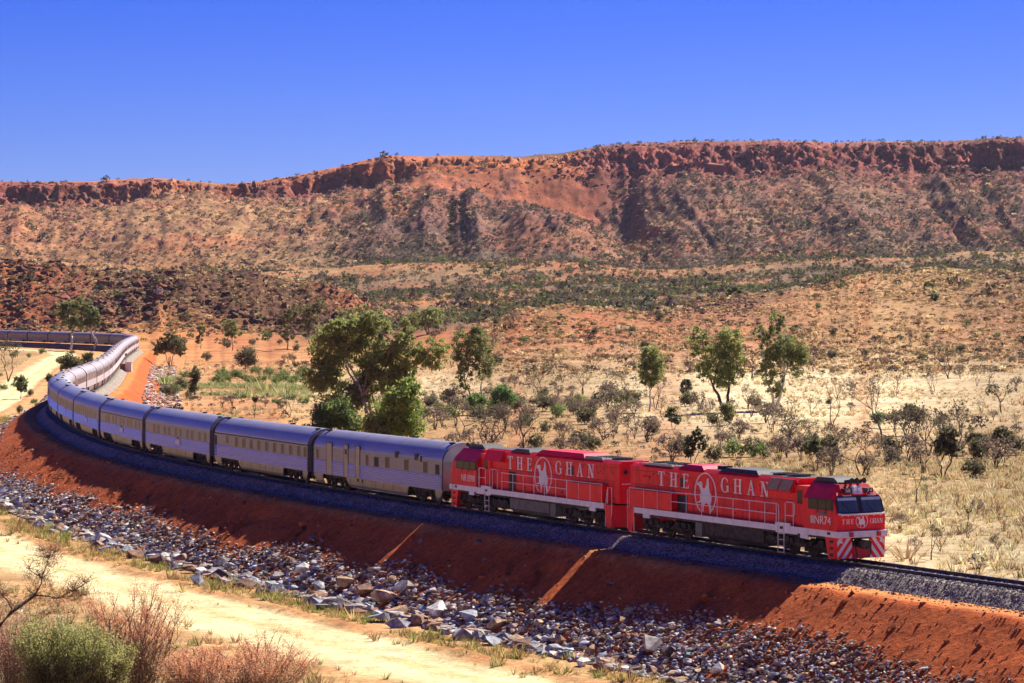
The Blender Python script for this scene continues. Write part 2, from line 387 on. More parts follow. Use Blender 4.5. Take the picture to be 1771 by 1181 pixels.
def attr_mat(name, attr='tint', rough=.95, scale=.9, var=.3, detail=8, bump=.5, bdist=.12, scale2=.07, spec=.1, leaf=False, speck=0.):
    """albedo from a per-point attribute, broken up by world-space noise"""
    m, n, l, p = new_mat(name)
    at = n.new('ShaderNodeAttribute'); at.attribute_name = attr
    ge = n.new('ShaderNodeNewGeometry')
    out = at.outputs['Color']
    if not leaf:
        for sc, vv, dt in ((scale, var, detail), (scale2, var * .7, 5)):
            nz = n.new('ShaderNodeTexNoise'); nz.inputs['Scale'].default_value = sc; nz.inputs['Detail'].default_value = dt
            nz.inputs['Roughness'].default_value = .68
            l.new(ge.outputs['Position'], nz.inputs['Vector'])
            mr = n.new('ShaderNodeMapRange'); mr.inputs[1].default_value = .3; mr.inputs[2].default_value = .7
            mr.inputs[3].default_value = 1 - vv * 1.2; mr.inputs[4].default_value = 1 + vv
            l.new(nz.outputs[0], mr.inputs[0])
            mx = n.new('ShaderNodeMix'); mx.data_type = 'RGBA'; mx.blend_type = 'MULTIPLY'; mx.inputs[0].default_value = 1
            l.new(out, mx.inputs[6]); l.new(mr.outputs[0], mx.inputs[7]); out = mx.outputs[2]
            if sc == scale and bump:
                bp = n.new('ShaderNodeBump'); bp.inputs['Strength'].default_value = bump; bp.inputs['Distance'].default_value = bdist
                l.new(nz.outputs[0], bp.inputs['Height']); l.new(bp.outputs[0], p.inputs['Normal'])
        if speck:
            vo = n.new('ShaderNodeTexVoronoi'); vo.inputs['Scale'].default_value = speck
            l.new(ge.outputs['Position'], vo.inputs['Vector'])
            sp = n.new('ShaderNodeSeparateColor'); l.new(vo.outputs['Color'], sp.inputs[0])
            mr = n.new('ShaderNodeMapRange'); mr.inputs[3].default_value = .45; mr.inputs[4].default_value = 1.6
            l.new(sp.outputs[0], mr.inputs[0])
            mx = n.new('ShaderNodeMix'); mx.data_type = 'RGBA'; mx.blend_type = 'MULTIPLY'; mx.inputs[0].default_value = 1
            l.new(out, mx.inputs[6]); l.new(mr.outputs[0], mx.inputs[7]); out = mx.outputs[2]
    l.new(out, p.inputs['Base Color'])
    p.inputs['Roughness'].default_value = rough
    p.inputs['Specular IOR Level'].default_value = spec
    if leaf:
        tl = n.new('ShaderNodeBsdfTranslucent'); l.new(out, tl.inputs['Color'])
        ms = n.new('ShaderNodeMixShader'); ms.inputs[0].default_value = .55
        l.new(p.outputs[0], ms.inputs[1]); l.new(tl.outputs[0], ms.inputs[2])
        l.new(ms.outputs[0], n['Material Output'].inputs['Surface'])
    return m

def glass_mat(name, col, rough=.08):
    m, n, l, p = new_mat(name)
    tc = n.new('ShaderNodeTexCoord'); nz = n.new('ShaderNodeTexNoise'); nz.inputs['Scale'].default_value = 1.7; nz.inputs['Detail'].default_value = 3
    l.new(tc.outputs['Object'], nz.inputs['Vector'])
    mx = n.new('ShaderNodeMix'); mx.data_type = 'RGBA'
    mx.inputs[6].default_value = (*[c * .5 for c in col], 1); mx.inputs[7].default_value = (*[c * 1.6 for c in col], 1)
    l.new(nz.outputs[0], mx.inputs[0]); l.new(mx.outputs[2], p.inputs['Base Color'])
    p.inputs['Roughness'].default_value = rough; p.inputs['Specular IOR Level'].default_value = .25
    return m

M = {}
M['land'] = attr_mat('dry_earth', scale=.55, var=.42, detail=11, bump=.9, bdist=.5, scale2=.045)
M['bank'] = attr_mat('red_earth_bank', scale=2.6, var=.34, detail=9, bump=.9, bdist=.16, scale2=.35)
M['ballast'] = attr_mat('ballast_stone', scale=5, var=.3, detail=6, bump=1., bdist=.1, scale2=.5, speck=11)
M['stone'] = attr_mat('broken_rock', scale=3.5, var=.3, detail=8, bump=.6, bdist=.1, scale2=.6)
M['scrub'] = attr_mat('scrub_leaf', leaf=True)
M['leaf'] = attr_mat('gum_leaf', leaf=True, rough=.6, spec=.3)
M['bark'] = paint('pale_bark', (.36, .29, .22), .9, var=.4, scale=2.5, bump=.4)
M['dbark'] = paint('dark_bark', (.12, .085, .065), .95, var=.35, scale=2.5, bump=.4)
M['wbark'] = paint('white_bark', (.62, .56, .5), .85, var=.25, scale=2, bump=.3)
M['red'] = paint('red_paint', (.90, .010, .020), .5, var=.2, scale=1.6, spec=.3, bump=.05, bscale=9, streak=(2.2, 2.2, .35))
M['red2'] = paint('red_panel_paint', (.92, .014, .020), .5, var=.1, scale=1.2, spec=.3, bump=.05, bscale=8)
M['dred'] = paint('dull_red_paint', (.60, .012, .035), .5, var=.15, scale=2)
M['white'] = paint('white_paint', (.78, .74, .76), .45, var=.1, scale=3)
M['letter'] = paint('letter_paint', (.80, .76, .76), .5, var=.05, scale=5)
M['cream'] = paint('cream_plate', (.62, .55, .48), .5, var=.1)
M['black'] = paint('black_metal', (.022, .02, .02), .6, var=.3, scale=4)
M['under'] = paint('grimy_underframe', (.05, .042, .038), .8, var=.45, scale=3, dust=.12)
M['tank'] = paint('grey_tank_paint', (.15, .14, .125), .6, var=.25, scale=2)
M['dgrey'] = paint('roof_grille', (.06, .055, .055), .7, var=.3, scale=6)
M['tan'] = paint('louvre_metal', (.36, .25, .17), .5, metal=.3, var=.15, scale=5)
M['steel'] = paint('stainless_side', (.29, .265, .265), .52, metal=.65, var=.08, scale=.8, bump=.06, bscale=5, streak=(.5, 3, 3))
M['skirt'] = paint('stainless_skirt', (.30, .26, .24), .45, metal=.65, var=.12, scale=1.3, bump=.08, bscale=5)
M['roof'] = paint('stainless_roof', (.42, .40, .41), .40, metal=.5, var=.1, scale=.6, bump=.05, bscale=2.5, streak=(.3, 2, 2))
M['flute'] = paint('fluted_stainless', (.90, .85, .86), .28, metal=.95, var=.04, scale=.6)
M['gang'] = paint('gangway_rubber', (.030, .022, .024), .85, var=.3, scale=4)
M['cglass'] = glass_mat('tinted_window', (.016, .012, .008), .35)
M['lglass'] = glass_mat('windscreen_glass', (.055, .085, .13), .15)
M['sglass'] = glass_mat('cab_side_glass', (.03, .027, .018), .25)
M['rail'] = paint('rusty_rail', (.12, .07, .05), .6, metal=.3, var=.3)
M['railtop'] = paint('polished_rail_head', (.55, .52, .5), .3, metal=.9, var=.1)
M['sleeper'] = paint('concrete_sleeper', (.33, .30, .28), .9, var=.25, scale=4)
M['lampglass'] = paint('headlight_lens', (.85, .85, .88), .15, var=.05)
M['joint'] = paint('dark_panel_joint', (.16, .008, .012), .6, var=.2)  # dark red for the raised panel joint strips
M['dsteel'] = paint('glare_cut_side', (.30, .215, .18), .6, metal=.25, var=.14, scale=.8)  # duller copies of the stainless for sunlit carriages, darkened against sun glare
M['dflute'] = paint('glare_cut_fluted_panel', (.36, .28, .25), .5, metal=.4, var=.1, scale=.8)
M['droof'] = paint('glare_cut_roof', (.30, .25, .25), .55, metal=.3, var=.2, scale=.5)
M['pale_band'] = paint('pale_blue_band', (.42, .55, .72), .5, var=.1)
M['orange'] = paint('faded_orange_paint', (.42, .15, .06), .7, var=.2)

# ------------------------------------------------------------------ mesh helpers
class MB:
    def __init__(s): s.v, s.f, s.m = [], [], []
    def add(s, vs, fs, mi=0):
        b = len(s.v); s.v += [tuple(q) for q in vs]
        for f in fs: s.f.append([b + i for i in f]); s.m.append(mi)
        return s
    def box(s, x0, x1, y0, y1, z0, z1, mi=0):
        x0, x1 = min(x0, x1), max(x0, x1); y0, y1 = min(y0, y1), max(y0, y1); z0, z1 = min(z0, z1), max(z0, z1)
        return s.add([(x0, y0, z0), (x1, y0, z0), (x1, y1, z0), (x0, y1, z0), (x0, y0, z1), (x1, y0, z1), (x1, y1, z1), (x0, y1, z1)],
                     [(3, 2, 1, 0), (4, 5, 6, 7), (0, 1, 5, 4), (1, 2, 6, 5), (2, 3, 7, 6), (3, 0, 4, 7)], mi)
    def prism(s, poly, axis, a, b, mi=0):
        """polygon in the two other axes, extruded along axis from a to b"""
        def P(q, c):
            return {'x': (c, q[0], q[1]), 'y': (q[0], c, q[1]), 'z': (q[0], q[1], c)}[axis]
        n = len(poly)
        vs = [P(q, a) for q in poly] + [P(q, b) for q in poly]
        fs = [(i, (i + 1) % n, n + (i + 1) % n, n + i) for i in range(n)]
        tris = tessellate_polygon([[Vector((q[0], q[1], 0)) for q in poly]])
        fs += [tuple(t) for t in tris] + [tuple(n + i for i in reversed(t)) for t in tris]
        return s.add(vs, fs, mi)
    def loft(s, secs, mi=0, cap=True, closed=True):
        n = len(secs[0]); vs = [q for sec in secs for q in sec]; fs = []
        for k in range(len(secs) - 1):
            for i in range(n if closed else n - 1):
                j = (i + 1) % n
                fs.append((k * n + i, k * n + j, (k + 1) * n + j, (k + 1) * n + i))
        if cap:
            fs.append(tuple(range(n - 1, -1, -1))); fs.append(tuple((len(secs) - 1) * n + i for i in range(n)))
        return s.add(vs, fs, mi)
    def tube(s, pts, rad, n=6, mi=0, cap=True):
        pts = [Vector(p) for p in pts]
        if not isinstance(rad, (list, tuple)): rad = [rad] * len(pts)
        secs = []
        for i, p in enumerate(pts):
            d = (pts[min(i + 1, len(pts) - 1)] - pts[max(i - 1, 0)])
            if d.length < 1e-6: d = Vector((0, 0, 1))
            d.normalize()
            a = d.cross(Vector((0, 0, 1)) if abs(d.z) < .9 else Vector((1, 0, 0))).normalized(); b = d.cross(a)
            secs.append([tuple(p + (a * cos(2 * pi * k / n) + b * sin(2 * pi * k / n)) * rad[i]) for k in range(n)])
        return s.loft(secs, mi, cap)
    def cyl(s, c, r, axis, h, n=14, mi=0):
        c = Vector(c); e = {'x': Vector((1, 0, 0)), 'y': Vector((0, 1, 0)), 'z': Vector((0, 0, 1))}[axis]
        return s.tube([c - e * h / 2, c + e * h / 2], r, n, mi)
    def mesh(s, name, mats, smooth=False):
        me = bpy.data.meshes.new(name)
        me.from_pydata(s.v, [], s.f)
        for m in (mats if isinstance(mats, (list, tuple)) else [mats]): me.materials.append(m)
        me.polygons.foreach_set('material_index', s.m)
        if smooth: me.polygons.foreach_set('use_smooth', [True] * len(s.f))
        bm = bmesh.new(); bm.from_mesh(me); bmesh.ops.recalc_face_normals(bm, faces=bm.faces); bm.to_mesh(me); bm.free()
        return me
    def build(s, name, mats, parent=None, smooth=False, **kw):
        return link(name, s.mesh(name, mats, smooth), parent, **kw)

def link(name, me, parent=None, loc=None, rz=None, **kw):
    o = bpy.data.objects.new(name, me); COL.objects.link(o)
    if parent is not None: o.parent = parent
    if loc is not None: o.location = loc
    if rz is not None: o.rotation_euler[2] = rz
    for k, v in kw.items(): o[k] = v
    return o

def thing(name, label, cat, loc=(0, 0, 0), rz=0, group=None):
    o = bpy.data.objects.new(name, None); COL.objects.link(o)
    o.empty_display_size = .5
    o.location = loc; o.rotation_euler[2] = rz
    o['label'] = label; o['category'] = cat
    if group: o['group'] = group
    return o

def kids(o):
    return [c for c in ALLKIDS.get(o, [])]

def tri_mesh(name, V, F, mat, tint=None, smooth=False, mats=None, mi=None):
    """fast mesh from arrays; F (n,3) or (n,4)"""
    me = bpy.data.meshes.new(name)
    V = np.asarray(V, np.float32); F = np.asarray(F, np.int32); k = F.shape[1]
    me.vertices.add(len(V)); me.vertices.foreach_set('co', V.ravel())
    me.loops.add(F.size); me.loops.foreach_set('vertex_index', F.ravel())
    me.polygons.add(len(F)); me.polygons.foreach_set('loop_start', np.arange(0, F.size, k, dtype=np.int32))
    for m in (mats or [mat]): me.materials.append(m)
    if mi is not None: me.polygons.foreach_set('material_index', np.asarray(mi, np.int32))
    me.polygons.foreach_set('use_smooth', np.full(len(F), smooth))
    if tint is not None:
        a = me.attributes.new('tint', 'FLOAT_COLOR', 'POINT')
        c = np.ones((len(V), 4), np.float32); c[:, :3] = tint
        a.data.foreach_set('color', c.ravel())
    me.update(calc_edges=True)
    return me

def tile(proto_list, pos, scale, rot, tint, pick=None, tilt=None):
    """many copies of small triangle meshes as arrays; proto = (V, F, shade per vertex or None)"""
    n = len(pos); pick = RG.integers(0, len(proto_list), n) if pick is None else pick
    Vs, Fs, Ts = [], [], []; base = 0
    scale = np.asarray(scale, float)
    if scale.ndim == 1: scale = np.repeat(scale[:, None], 3, 1)
    for k, (pv, pf, sh) in enumerate(proto_list):
        idx = np.nonzero(pick == k)[0]
        if len(idx) == 0: continue
        c, s_ = np.cos(rot[idx])[:, None], np.sin(rot[idx])[:, None]
        P = pv[None] * scale[idx][:, None, :]
        x, y, z = P[..., 0], P[..., 1], P[..., 2]
        if tilt is not None:
            ct, st = np.cos(tilt[idx])[:, None], np.sin(tilt[idx])[:, None]
            y, z = y * ct - z * st, y * st + z * ct
        Q = np.stack([x * c - y * s_, x * s_ + y * c, z], -1) + pos[idx][:, None, :]
        Vs.append(Q.reshape(-1, 3))
        Fs.append((pf[None] + (np.arange(len(idx)) * len(pv))[:, None, None]).reshape(-1, 3) + base)
        T = np.repeat(tint[idx][:, None, :], len(pv), 1)
        if sh is not None: T = T * sh[None, :, None]
        Ts.append(T.reshape(-1, 3)); base += len(idx) * len(pv)
    return np.concatenate(Vs), np.concatenate(Fs), np.concatenate(Ts)

# ------------------------------------------------------------------ the ground sheet
def build_ground():
    u_in = np.arange(-130, 1905, 3.1)
    u_l = np.arange(-1500, -130, 26); u_r = np.arange(1905, 3300, 26)
    a_in = np.arctan((np.concatenate([u_l, u_in, u_r]) - UC) / FPX)
    a_out = np.linspace(a_in[-1], 2 * pi + a_in[0], 60)[1:-1]
    A = np.concatenate([a_in, a_out]); nc = len(A)
    uA = UC + FPX * np.tan(np.clip(((A + pi) % (2 * pi)) - pi, -.36, .36))
    rows = []
    fu = np.clip((uA - UG[0]) / 4.0, 0, len(UG) - 1.001); iu = fu.astype(int); tu = fu - iu
    R = LR[:, iu] * (1 - tu) + LR[:, iu + 1] * tu
    kk = []
    for k in range(NL - 1):
        n = LAYERS[k][0]
        for j in range(n):
            rows.append(R[k] + (R[k + 1] - R[k]) * (j / n) + .02)
    rows.append(R[-1]); R2 = np.stack(rows); nr = len(R2)
    X = (R2 * np.sin(A)[None]).ravel(); Y = (R2 * np.cos(A)[None]).ravel()
    s, d = sd(X, Y)
    Z, C = land(X, Y, True, s, d)
    near = (R2.ravel() < 1500) & (s > -250) & (s < 1250)
    Z = Z - np.where(near, .55 * (1 - sstep(26, 29, np.where(d > 0, d, -d * 1.85))), 0)
    V = np.stack([X, Y, Z], 1)
    i = np.arange(nr - 1)[:, None] * nc + np.arange(nc)[None]
    j = np.arange(nr - 1)[:, None] * nc + (np.arange(nc)[None] + 1) % nc
    F = np.stack([i, j, j + nc, i + nc], -1).reshape(-1, 4)
    # close the hole under the camera
    me = tri_mesh('ground', V, F, M['land'], C, smooth=True)
    o = link('ground', me, kind='structure')
    return V.reshape(nr, nc, 3), C.reshape(nr, nc, 3), A, R2

GV, GC, GA, GR = build_ground()

# ------------------------------------------------------------------ embankment with bench, batters, verge and dirt road
def build_bank():
    sg = np.concatenate([np.arange(-75, 330, .5), np.arange(330, 1010, 1.6)])
    dg = np.concatenate([np.arange(-16.5, -5, .45), np.arange(-5, 14, .3), np.arange(14, 30.1, .5)])
    cx, cy, ch = tr(sg)
    X = cx[:, None] - np.sin(ch)[:, None] * dg[None]; Y = cy[:, None] + np.cos(ch)[:, None] * dg[None]
    Sg, Dg = np.repeat(sg[:, None], len(dg), 1), np.repeat(dg[None], len(sg), 0)
    x, y, s, d = X.ravel(), Y.ravel(), Sg.ravel(), Dg.ravel()
    nat, C = land(x, y, True, s, d)
    e = emb(s, d)
    n1 = fbm(x / .9, y / .9, 4, 13); n2 = fbm(s / 2.2, d / 5, 4, 19)
    rill = 1 - np.abs(2 * vnoise(s / 1.5 + 1.2 * fbm(s / 4, d / 2, 3, 301), d / 9, 302) - 1)
    rmask = sstep(5.0, 6.2, np.abs(d)) * sstep(-.15, .35, fbm(s / 11, d * 0, 3, 303))
    e = e - .40 * rmask * sstep(.66, 1, rill)
    e = e + np.where(np.abs(d) > 4.5, .10 * n1 - .10 * np.clip(n2, 0, 1) * (np.abs(d) > 5.5), .02 * n1)
    # wheel ruts and a low windrow beside the road
    road = sstep(16.6, 17.6, d + .9 * fbm(s / 9, s * 0, 3, 91)) * (1 - sstep(23.2, 25.4, d + 1.4 * fbm(s / 12, s * 0 + 5, 3, 92)))
    flat = zout(np.hypot(x, y)) - .03
    nat = nat * (1 - .8 * road) + flat * .8 * road
    wr = np.exp(-((d - 16.2 - .5 * fbm(s / 6, s * 0, 3, 33)) / .45) ** 2)
    nat = nat + .22 * wr * (.6 + fbm(x / 1.2, y / 1.2, 3, 23)) - road * .05 * np.exp(-((d - 19.2) / .4) ** 2) - road * .05 * np.exp(-((d - 21.3) / .4) ** 2)
    top = sstep(.0, .25, e - nat)[:, None]
    Z = np.maximum(e, nat)
    Z = Z - .3 * (np.abs(d) < 3.0)
    edge = np.maximum(sstep(28.8, 30, d), sstep(15.2, 16.5, -d))
    Z = Z - 1.0 * edge
    # soils
    redc, orac = np.array((.52, .115, .026)), np.array((.60, .235, .065))
    bt = sstep(-.3, .5, n1 + .5 * n2)[:, None]
    batter = redc * (1 - .25 * bt) + np.array((.36, .075, .025)) * .25 * bt
    bn = (1 - sstep(4.2, 5.2, np.abs(d)))[:, None]
    ce = batter * (1 - bn) + orac * bn
    rc = np.array((.74, .62, .32)); 
    p = fbm(x / 3.4, y / 1.5, 4, 55)[:, None]; p2 = sstep(.0, .45, fbm(x / 2.0, y / 2.0, 4, 57))[:, None]
    verge = np.array((.55, .33, .14)) * (1 + .4 * p) * (1 - .5 * p2) + np.array((.50, .19, .07)) * .5 * p2
    st = sstep(.1, .5, fbm(s / 7, d / 1.1, 4, 58))[:, None]; rut = (np.exp(-((d - 19.2) / .5) ** 2) + np.exp(-((d - 21.3) / .5) ** 2))[:, None]
    rcol = rc * (1 + .16 * p) * (1 - .22 * st) * (1 + .10 * rut) + np.array((.10, .03, .0)) * st * .5 - .07 * np.exp(-((d - 20.2) / .6) ** 2)[:, None]
    r2 = (road * (s > -80))[:, None]
    gl = (d > 6)[:, None]
    inner = C * (1 + .2 * p)
    natc = np.where(gl, verge * (1 - r2) + rcol * r2, inner)
    natc = natc * (1 - .6 * np.clip(wr, 0, 1)[:, None]) + np.array((.47, .19, .07)) * .6 * np.clip(wr, 0, 1)[:, None]
    col = natc * (1 - top) + ce * top
    V = np.stack([x, y, Z], 1); nd = len(dg); ns = len(sg)
    i = (np.arange(ns - 1)[:, None] * nd + np.arange(nd - 1)[None])
    F = np.stack([i, i + 1, i + nd + 1, i + nd], -1).reshape(-1, 4)[:, ::-1]
    link('embankment', tri_mesh('embankment', V, F, M['bank'], np.clip(col, .01, .85), smooth=True), kind='structure')
build_bank()

def surf(x, y):
    """top of bank or land, for standing things on"""
    return ground_z(np.atleast_1d(x), np.atleast_1d(y))
# ------------------------------------------------------------------ track: ballast, sleepers, rails
def sweep(prof, s0, s1, ds):
    sg = np.arange(s0, s1, ds); cx, cy, ch = tr(sg)
    d = np.array([p[0] for p in prof]); z = np.array([p[1] for p in prof])
    X = cx[:, None] - np.sin(ch)[:, None] * d; Y = cy[:, None] + np.cos(ch)[:, None] * d
    Zz = np.repeat(z[None], len(sg), 0)
    return sg, X, Y, Zz

def build_track():
    prof = [(-3.0, -1.0)] + [(q, float(np.interp(abs(q), [0, 1.8, 2.75, 3], [-.21, -.21, -.82, -1.0]))) for q in np.linspace(-2.8, 2.8, 29)] + [(3.0, -1.0)]
    for nm, s0, s1, ds in (('ballast', -75, 1010, .5),):
        sg, X, Y, Z = sweep(prof, s0, s1, ds)
        nz = fbm(X * 2.6, Y * 2.6, 3, 66)
        Z = Z + .05 * nz
        V = np.stack([X, Y, Z], -1).reshape(-1, 3); nd = len(prof)
        i = (np.arange(len(sg) - 1)[:, None] * nd + np.arange(nd - 1)[None])
        F = np.stack([i, i + 1, i + nd + 1, i + nd], -1).reshape(-1, 4)[:, ::-1]
        base = np.array((.30, .25, .20)) * (1 + .35 * nz.reshape(-1, 1))
        link(nm, tri_mesh(nm, V, F, M['ballast'], base, smooth=False), kind='structure')
    # loose stones lying proud on the near shoulder
    n = 26000
    s = -25 + 150 * RG.random(n) ** 1.5; d = np.where(RG.random(n) < .9, RG.uniform(-2.6, 2.9, n), 2.8 + RG.exponential(.35, n))
    keep = (np.abs(np.abs(d) - .76) > .12); s, d = s[keep], d[keep]
    cx, cy, ch = tr(s)
    z = np.interp(np.abs(d), [0, 1.8, 2.75, 2.9, 9], [-.21, -.21, -.80, -.80, -.80])
    pos = np.stack([cx - np.sin(ch) * d, cy + np.cos(ch) * d, z + .02], 1)
    oct_v = np.array([(1, 0, 0), (-1, .2, 0), (0, 1, .1), (.1, -1, 0), (0, 0, 1), (0, 0, -1.)]); oct_f = np.array([(0, 2, 4), (2, 1, 4), (1, 3, 4), (3, 0, 4)])
    t = (.10 + .30 * RG.random(len(s))[:, None] ** 1.5) * np.array((1.15, 1.0, .92))
    V, F, T = tile([(oct_v, oct_f, None)], pos, RG.uniform(.035, .075, len(s)), RG.random(len(s)) * 6.3, t, tilt=RG.uniform(-.6, .6, len(s)))
    link('ballast_stones', tri_mesh('ballast_stones', V, F, M['stone'], T), kind='stuff')
    root = thing('railway_track', 'single railway line curving across the desert on grey ballast, train standing on it', 'railway track')
    rp = [(-.07, -.17), (.07, -.17), (.07, -.14), (.02, -.12), (.02, -.05), (.036, -.03), (.036, 0), (-.036, 0), (-.036, -.03), (-.02, -.05), (-.02, -.12), (-.07, -.14)]
    for off in (.755, -.755):
        sg, X, Y, Z = sweep([(p[0] + off, p[1]) for p in rp], -74, 1000, 2.0)
        V = np.stack([X, Y, Z], -1).reshape(-1, 3); nd = len(rp)
        i = (np.arange(len(sg) - 1)[:, None] * nd + np.arange(nd)[None]); j = np.arange(len(sg) - 1)[:, None] * nd + (np.arange(nd)[None] + 1) % nd
        F = np.stack([i, j, j + nd, i + nd], -1).reshape(-1, 4)[:, ::-1]
        mi = np.where(np.tile(np.arange(nd), len(sg) - 1) == 6, 1, 0)
        link('rail', tri_mesh('rail', V, F, None, mats=[M['rail'], M['railtop']], mi=mi), root)
    b = MB()
    prof2 = [(-.13, -.42), (.13, -.42), (.10, -.175), (-.10, -.175)]
    b.prism(prof2, 'y', -1.25, 1.25)
    sm = b.mesh('sleeper', M['sleeper'])
    ss = np.arange(-27, 6, .65)
    for q in ss:
        x, y, h = tr(q)
        link('sleeper', sm, root, loc=(float(x), float(y), 0), rz=float(h))
    rest = np.arange(6, 700, .65); x, y, h = tr(rest)
    pv = np.array([v.co[:] for v in sm.vertices]); sm.calc_loop_triangles(); pf = np.array([t.vertices[:] for t in sm.loop_triangles])
    V, F, T = tile([(pv, pf, None)], np.stack([x, y, x * 0], 1), np.ones(len(x)), h, np.ones((len(x), 3)))
    link('sleepers', tri_mesh('sleepers', V, F, M['sleeper']), root, kind='stuff')
build_track()

# ------------------------------------------------------------------ lettering
def serif(ch, h, t=.045, depth=.02):
    """a roman capital as strokes in the x-z plane, height h; returns (list of polygons, width)"""
    T, S = .155 * h, .055 * h                      # stem and hairline
    P = []
    def bx(x0, z0, x1, z1): P.append([(x0, z0), (x1, z0), (x1, z1), (x0, z1)])
    def sf(x, z, up=True, w=.17): bx(x - w * h, z if not up else z - S, x + w * h, z + S if not up else z)
    if ch == 'T':
        w = .72 * h; bx(w / 2 - T / 2, S, w / 2 + T / 2, h - S); bx(w / 2 - .2 * h, 0, w / 2 + .2 * h, S)
        bx(0, h - S, w, h); bx(0, h - .22 * h, S, h - S); bx(w - S, h - .22 * h, w, h - S)
    elif ch == 'H':
        w = .86 * h; a, b = .19 * h, w - .19 * h
        for c in (a, b):
            bx(c - T / 2, S, c + T / 2, h - S); bx(c - .19 * h, 0, c + .19 * h, S); bx(c - .19 * h, h - S, c + .19 * h, h)
        bx(a + T / 2, .49 * h, b - T / 2, .49 * h + S)
    elif ch == 'E':
        w = .66 * h; a = .17 * h
        bx(a - T / 2, S, a + T / 2, h - S); bx(0, 0, w, S); bx(0, h - S, w * .95, h)
        bx(a + T / 2, .5 * h, w * .72, .5 * h + S); bx(w - S, S, w, .23 * h); bx(w * .95 - S, h - .2 * h, w * .95, h - S)
        bx(w * .72, .42 * h, w * .72 + S, .64 * h)
    elif ch == 'A':
        w = .84 * h
        P.append([(.10 * h, S), (.10 * h + S * 1.2, S), (w / 2 + .02 * h, h - .03 * h), (w / 2 - .03 * h, h)])
        P.append([(w - .10 * h - T, S), (w - .10 * h, S), (w / 2 + .05 * h, h), (w / 2 - .05 * h, h)])
        bx(.24 * h, .32 * h, w - .3 * h, .32 * h + S); bx(0, 0, .27 * h, S); bx(w - .33 * h, 0, w, S)
    elif ch == 'N':
        w = .88 * h
        bx(.14 * h, S, .14 * h + S * 1.1, h - S); bx(w - .14 * h - S * 1.1, 0, w - .14 * h, h - S)
        P.append([(.14 * h, h), (.14 * h + T * 1.15, h), (w - .14 * h, 0), (w - .14 * h - T * 1.0, 0)])
        bx(0, 0, .33 * h, S); bx(-.02 * h, h - S, .14 * h, h); bx(w - .33 * h, h - S, w, h)
    elif ch == 'G':
        w = .80 * h; cx, cz = .42 * h, .5 * h
        def ring(a0, a1, n=20):
            o, i = [], []
            for k in range(n + 1):
                a = a0 + (a1 - a0) * k / n; th = S + (T - S) * abs(cos(a)) ** 1.2
                o.append((cx + .42 * h * cos(a), cz + .515 * h * sin(a))); i.append((cx + (.42 * h - th) * cos(a), cz + (.515 * h - S) * sin(a)))
            for k in range(n): P.append([o[k], o[k + 1], i[k + 1], i[k]])
        ring(radians(40), radians(318))
        bx(w - T * 1.05, .06 * h, w, .42 * h); bx(w - .27 * h, .42 * h, w + .07 * h, .42 * h + S); bx(w - .13 * h, .68 * h, w - .08 * h, .9 * h)
    return P, w

def put_text(word, x0, x1, z0, h, yface, yout, rev, parent, part='letter', squash=None):
    """serif word on a vertical side; runs x0..x1, one child per letter; rev = reading direction is -x"""
    gl = [([[(p[0] * 1.18, p[1]) for p in q] for q in P], w * 1.18) for P, w in (serif(c, h) for c in word)]
    tot = sum(w for _, w in gl); gap = (abs(x1 - x0) - tot) / max(1, len(word) - 1); k = 1.
    if gap < .1 * h: k = abs(x1 - x0) / (tot + .22 * h * (len(word) - 1)); gap = .22 * h * k
    x = 0
    for (P, w) in gl:
        b = MB()
        for q in P:
            pts = [((x0 - (x + p[0] * k)) if rev else (x0 + x + p[0] * k), z0 + p[1]) for p in q]
            b.prism(pts, 'y', yface, yout)
        b.build(part, M['letter'], parent)
        x += w * k + gap

def font_text(s, size, name):
    cu = bpy.data.curves.new(name, 'FONT'); cu.body = s; cu.size = size; cu.align_x = 'CENTER'
    o = bpy.data.objects.new(name, cu); COL.objects.link(o)
    bpy.context.view_layer.update()
    me = bpy.data.meshes.new_from_object(o.evaluated_get(bpy.context.evaluated_depsgraph_get()))
    bpy.data.objects.remove(o)
    return me

def plain_text(s, xc, zb, hgt, wid, y, rev, parent, name='running_number', face='y', mat='letter'):
    me = font_text(s, 1., name)
    co = np.array([v.co[:] for v in me.vertices]); lo, hi = co.min(0), co.max(0)
    a = (co[:, 0] - (lo[0] + hi[0]) / 2) / (hi[0] - lo[0]) * wid; b = (co[:, 1] - lo[1]) / (hi[1] - lo[1]) * hgt + zb
    if face == 'y':
        new = np.stack([xc + (-a if rev else a), np.full(len(a), y), b], 1)
    else:
        new = np.stack([np.full(len(a), y), xc + a, b], 1)
    me.vertices.foreach_set('co', new.astype(np.float32).ravel()); me.materials.clear(); me.materials.append(M[mat]); me.update()
    return link(name, me, parent)

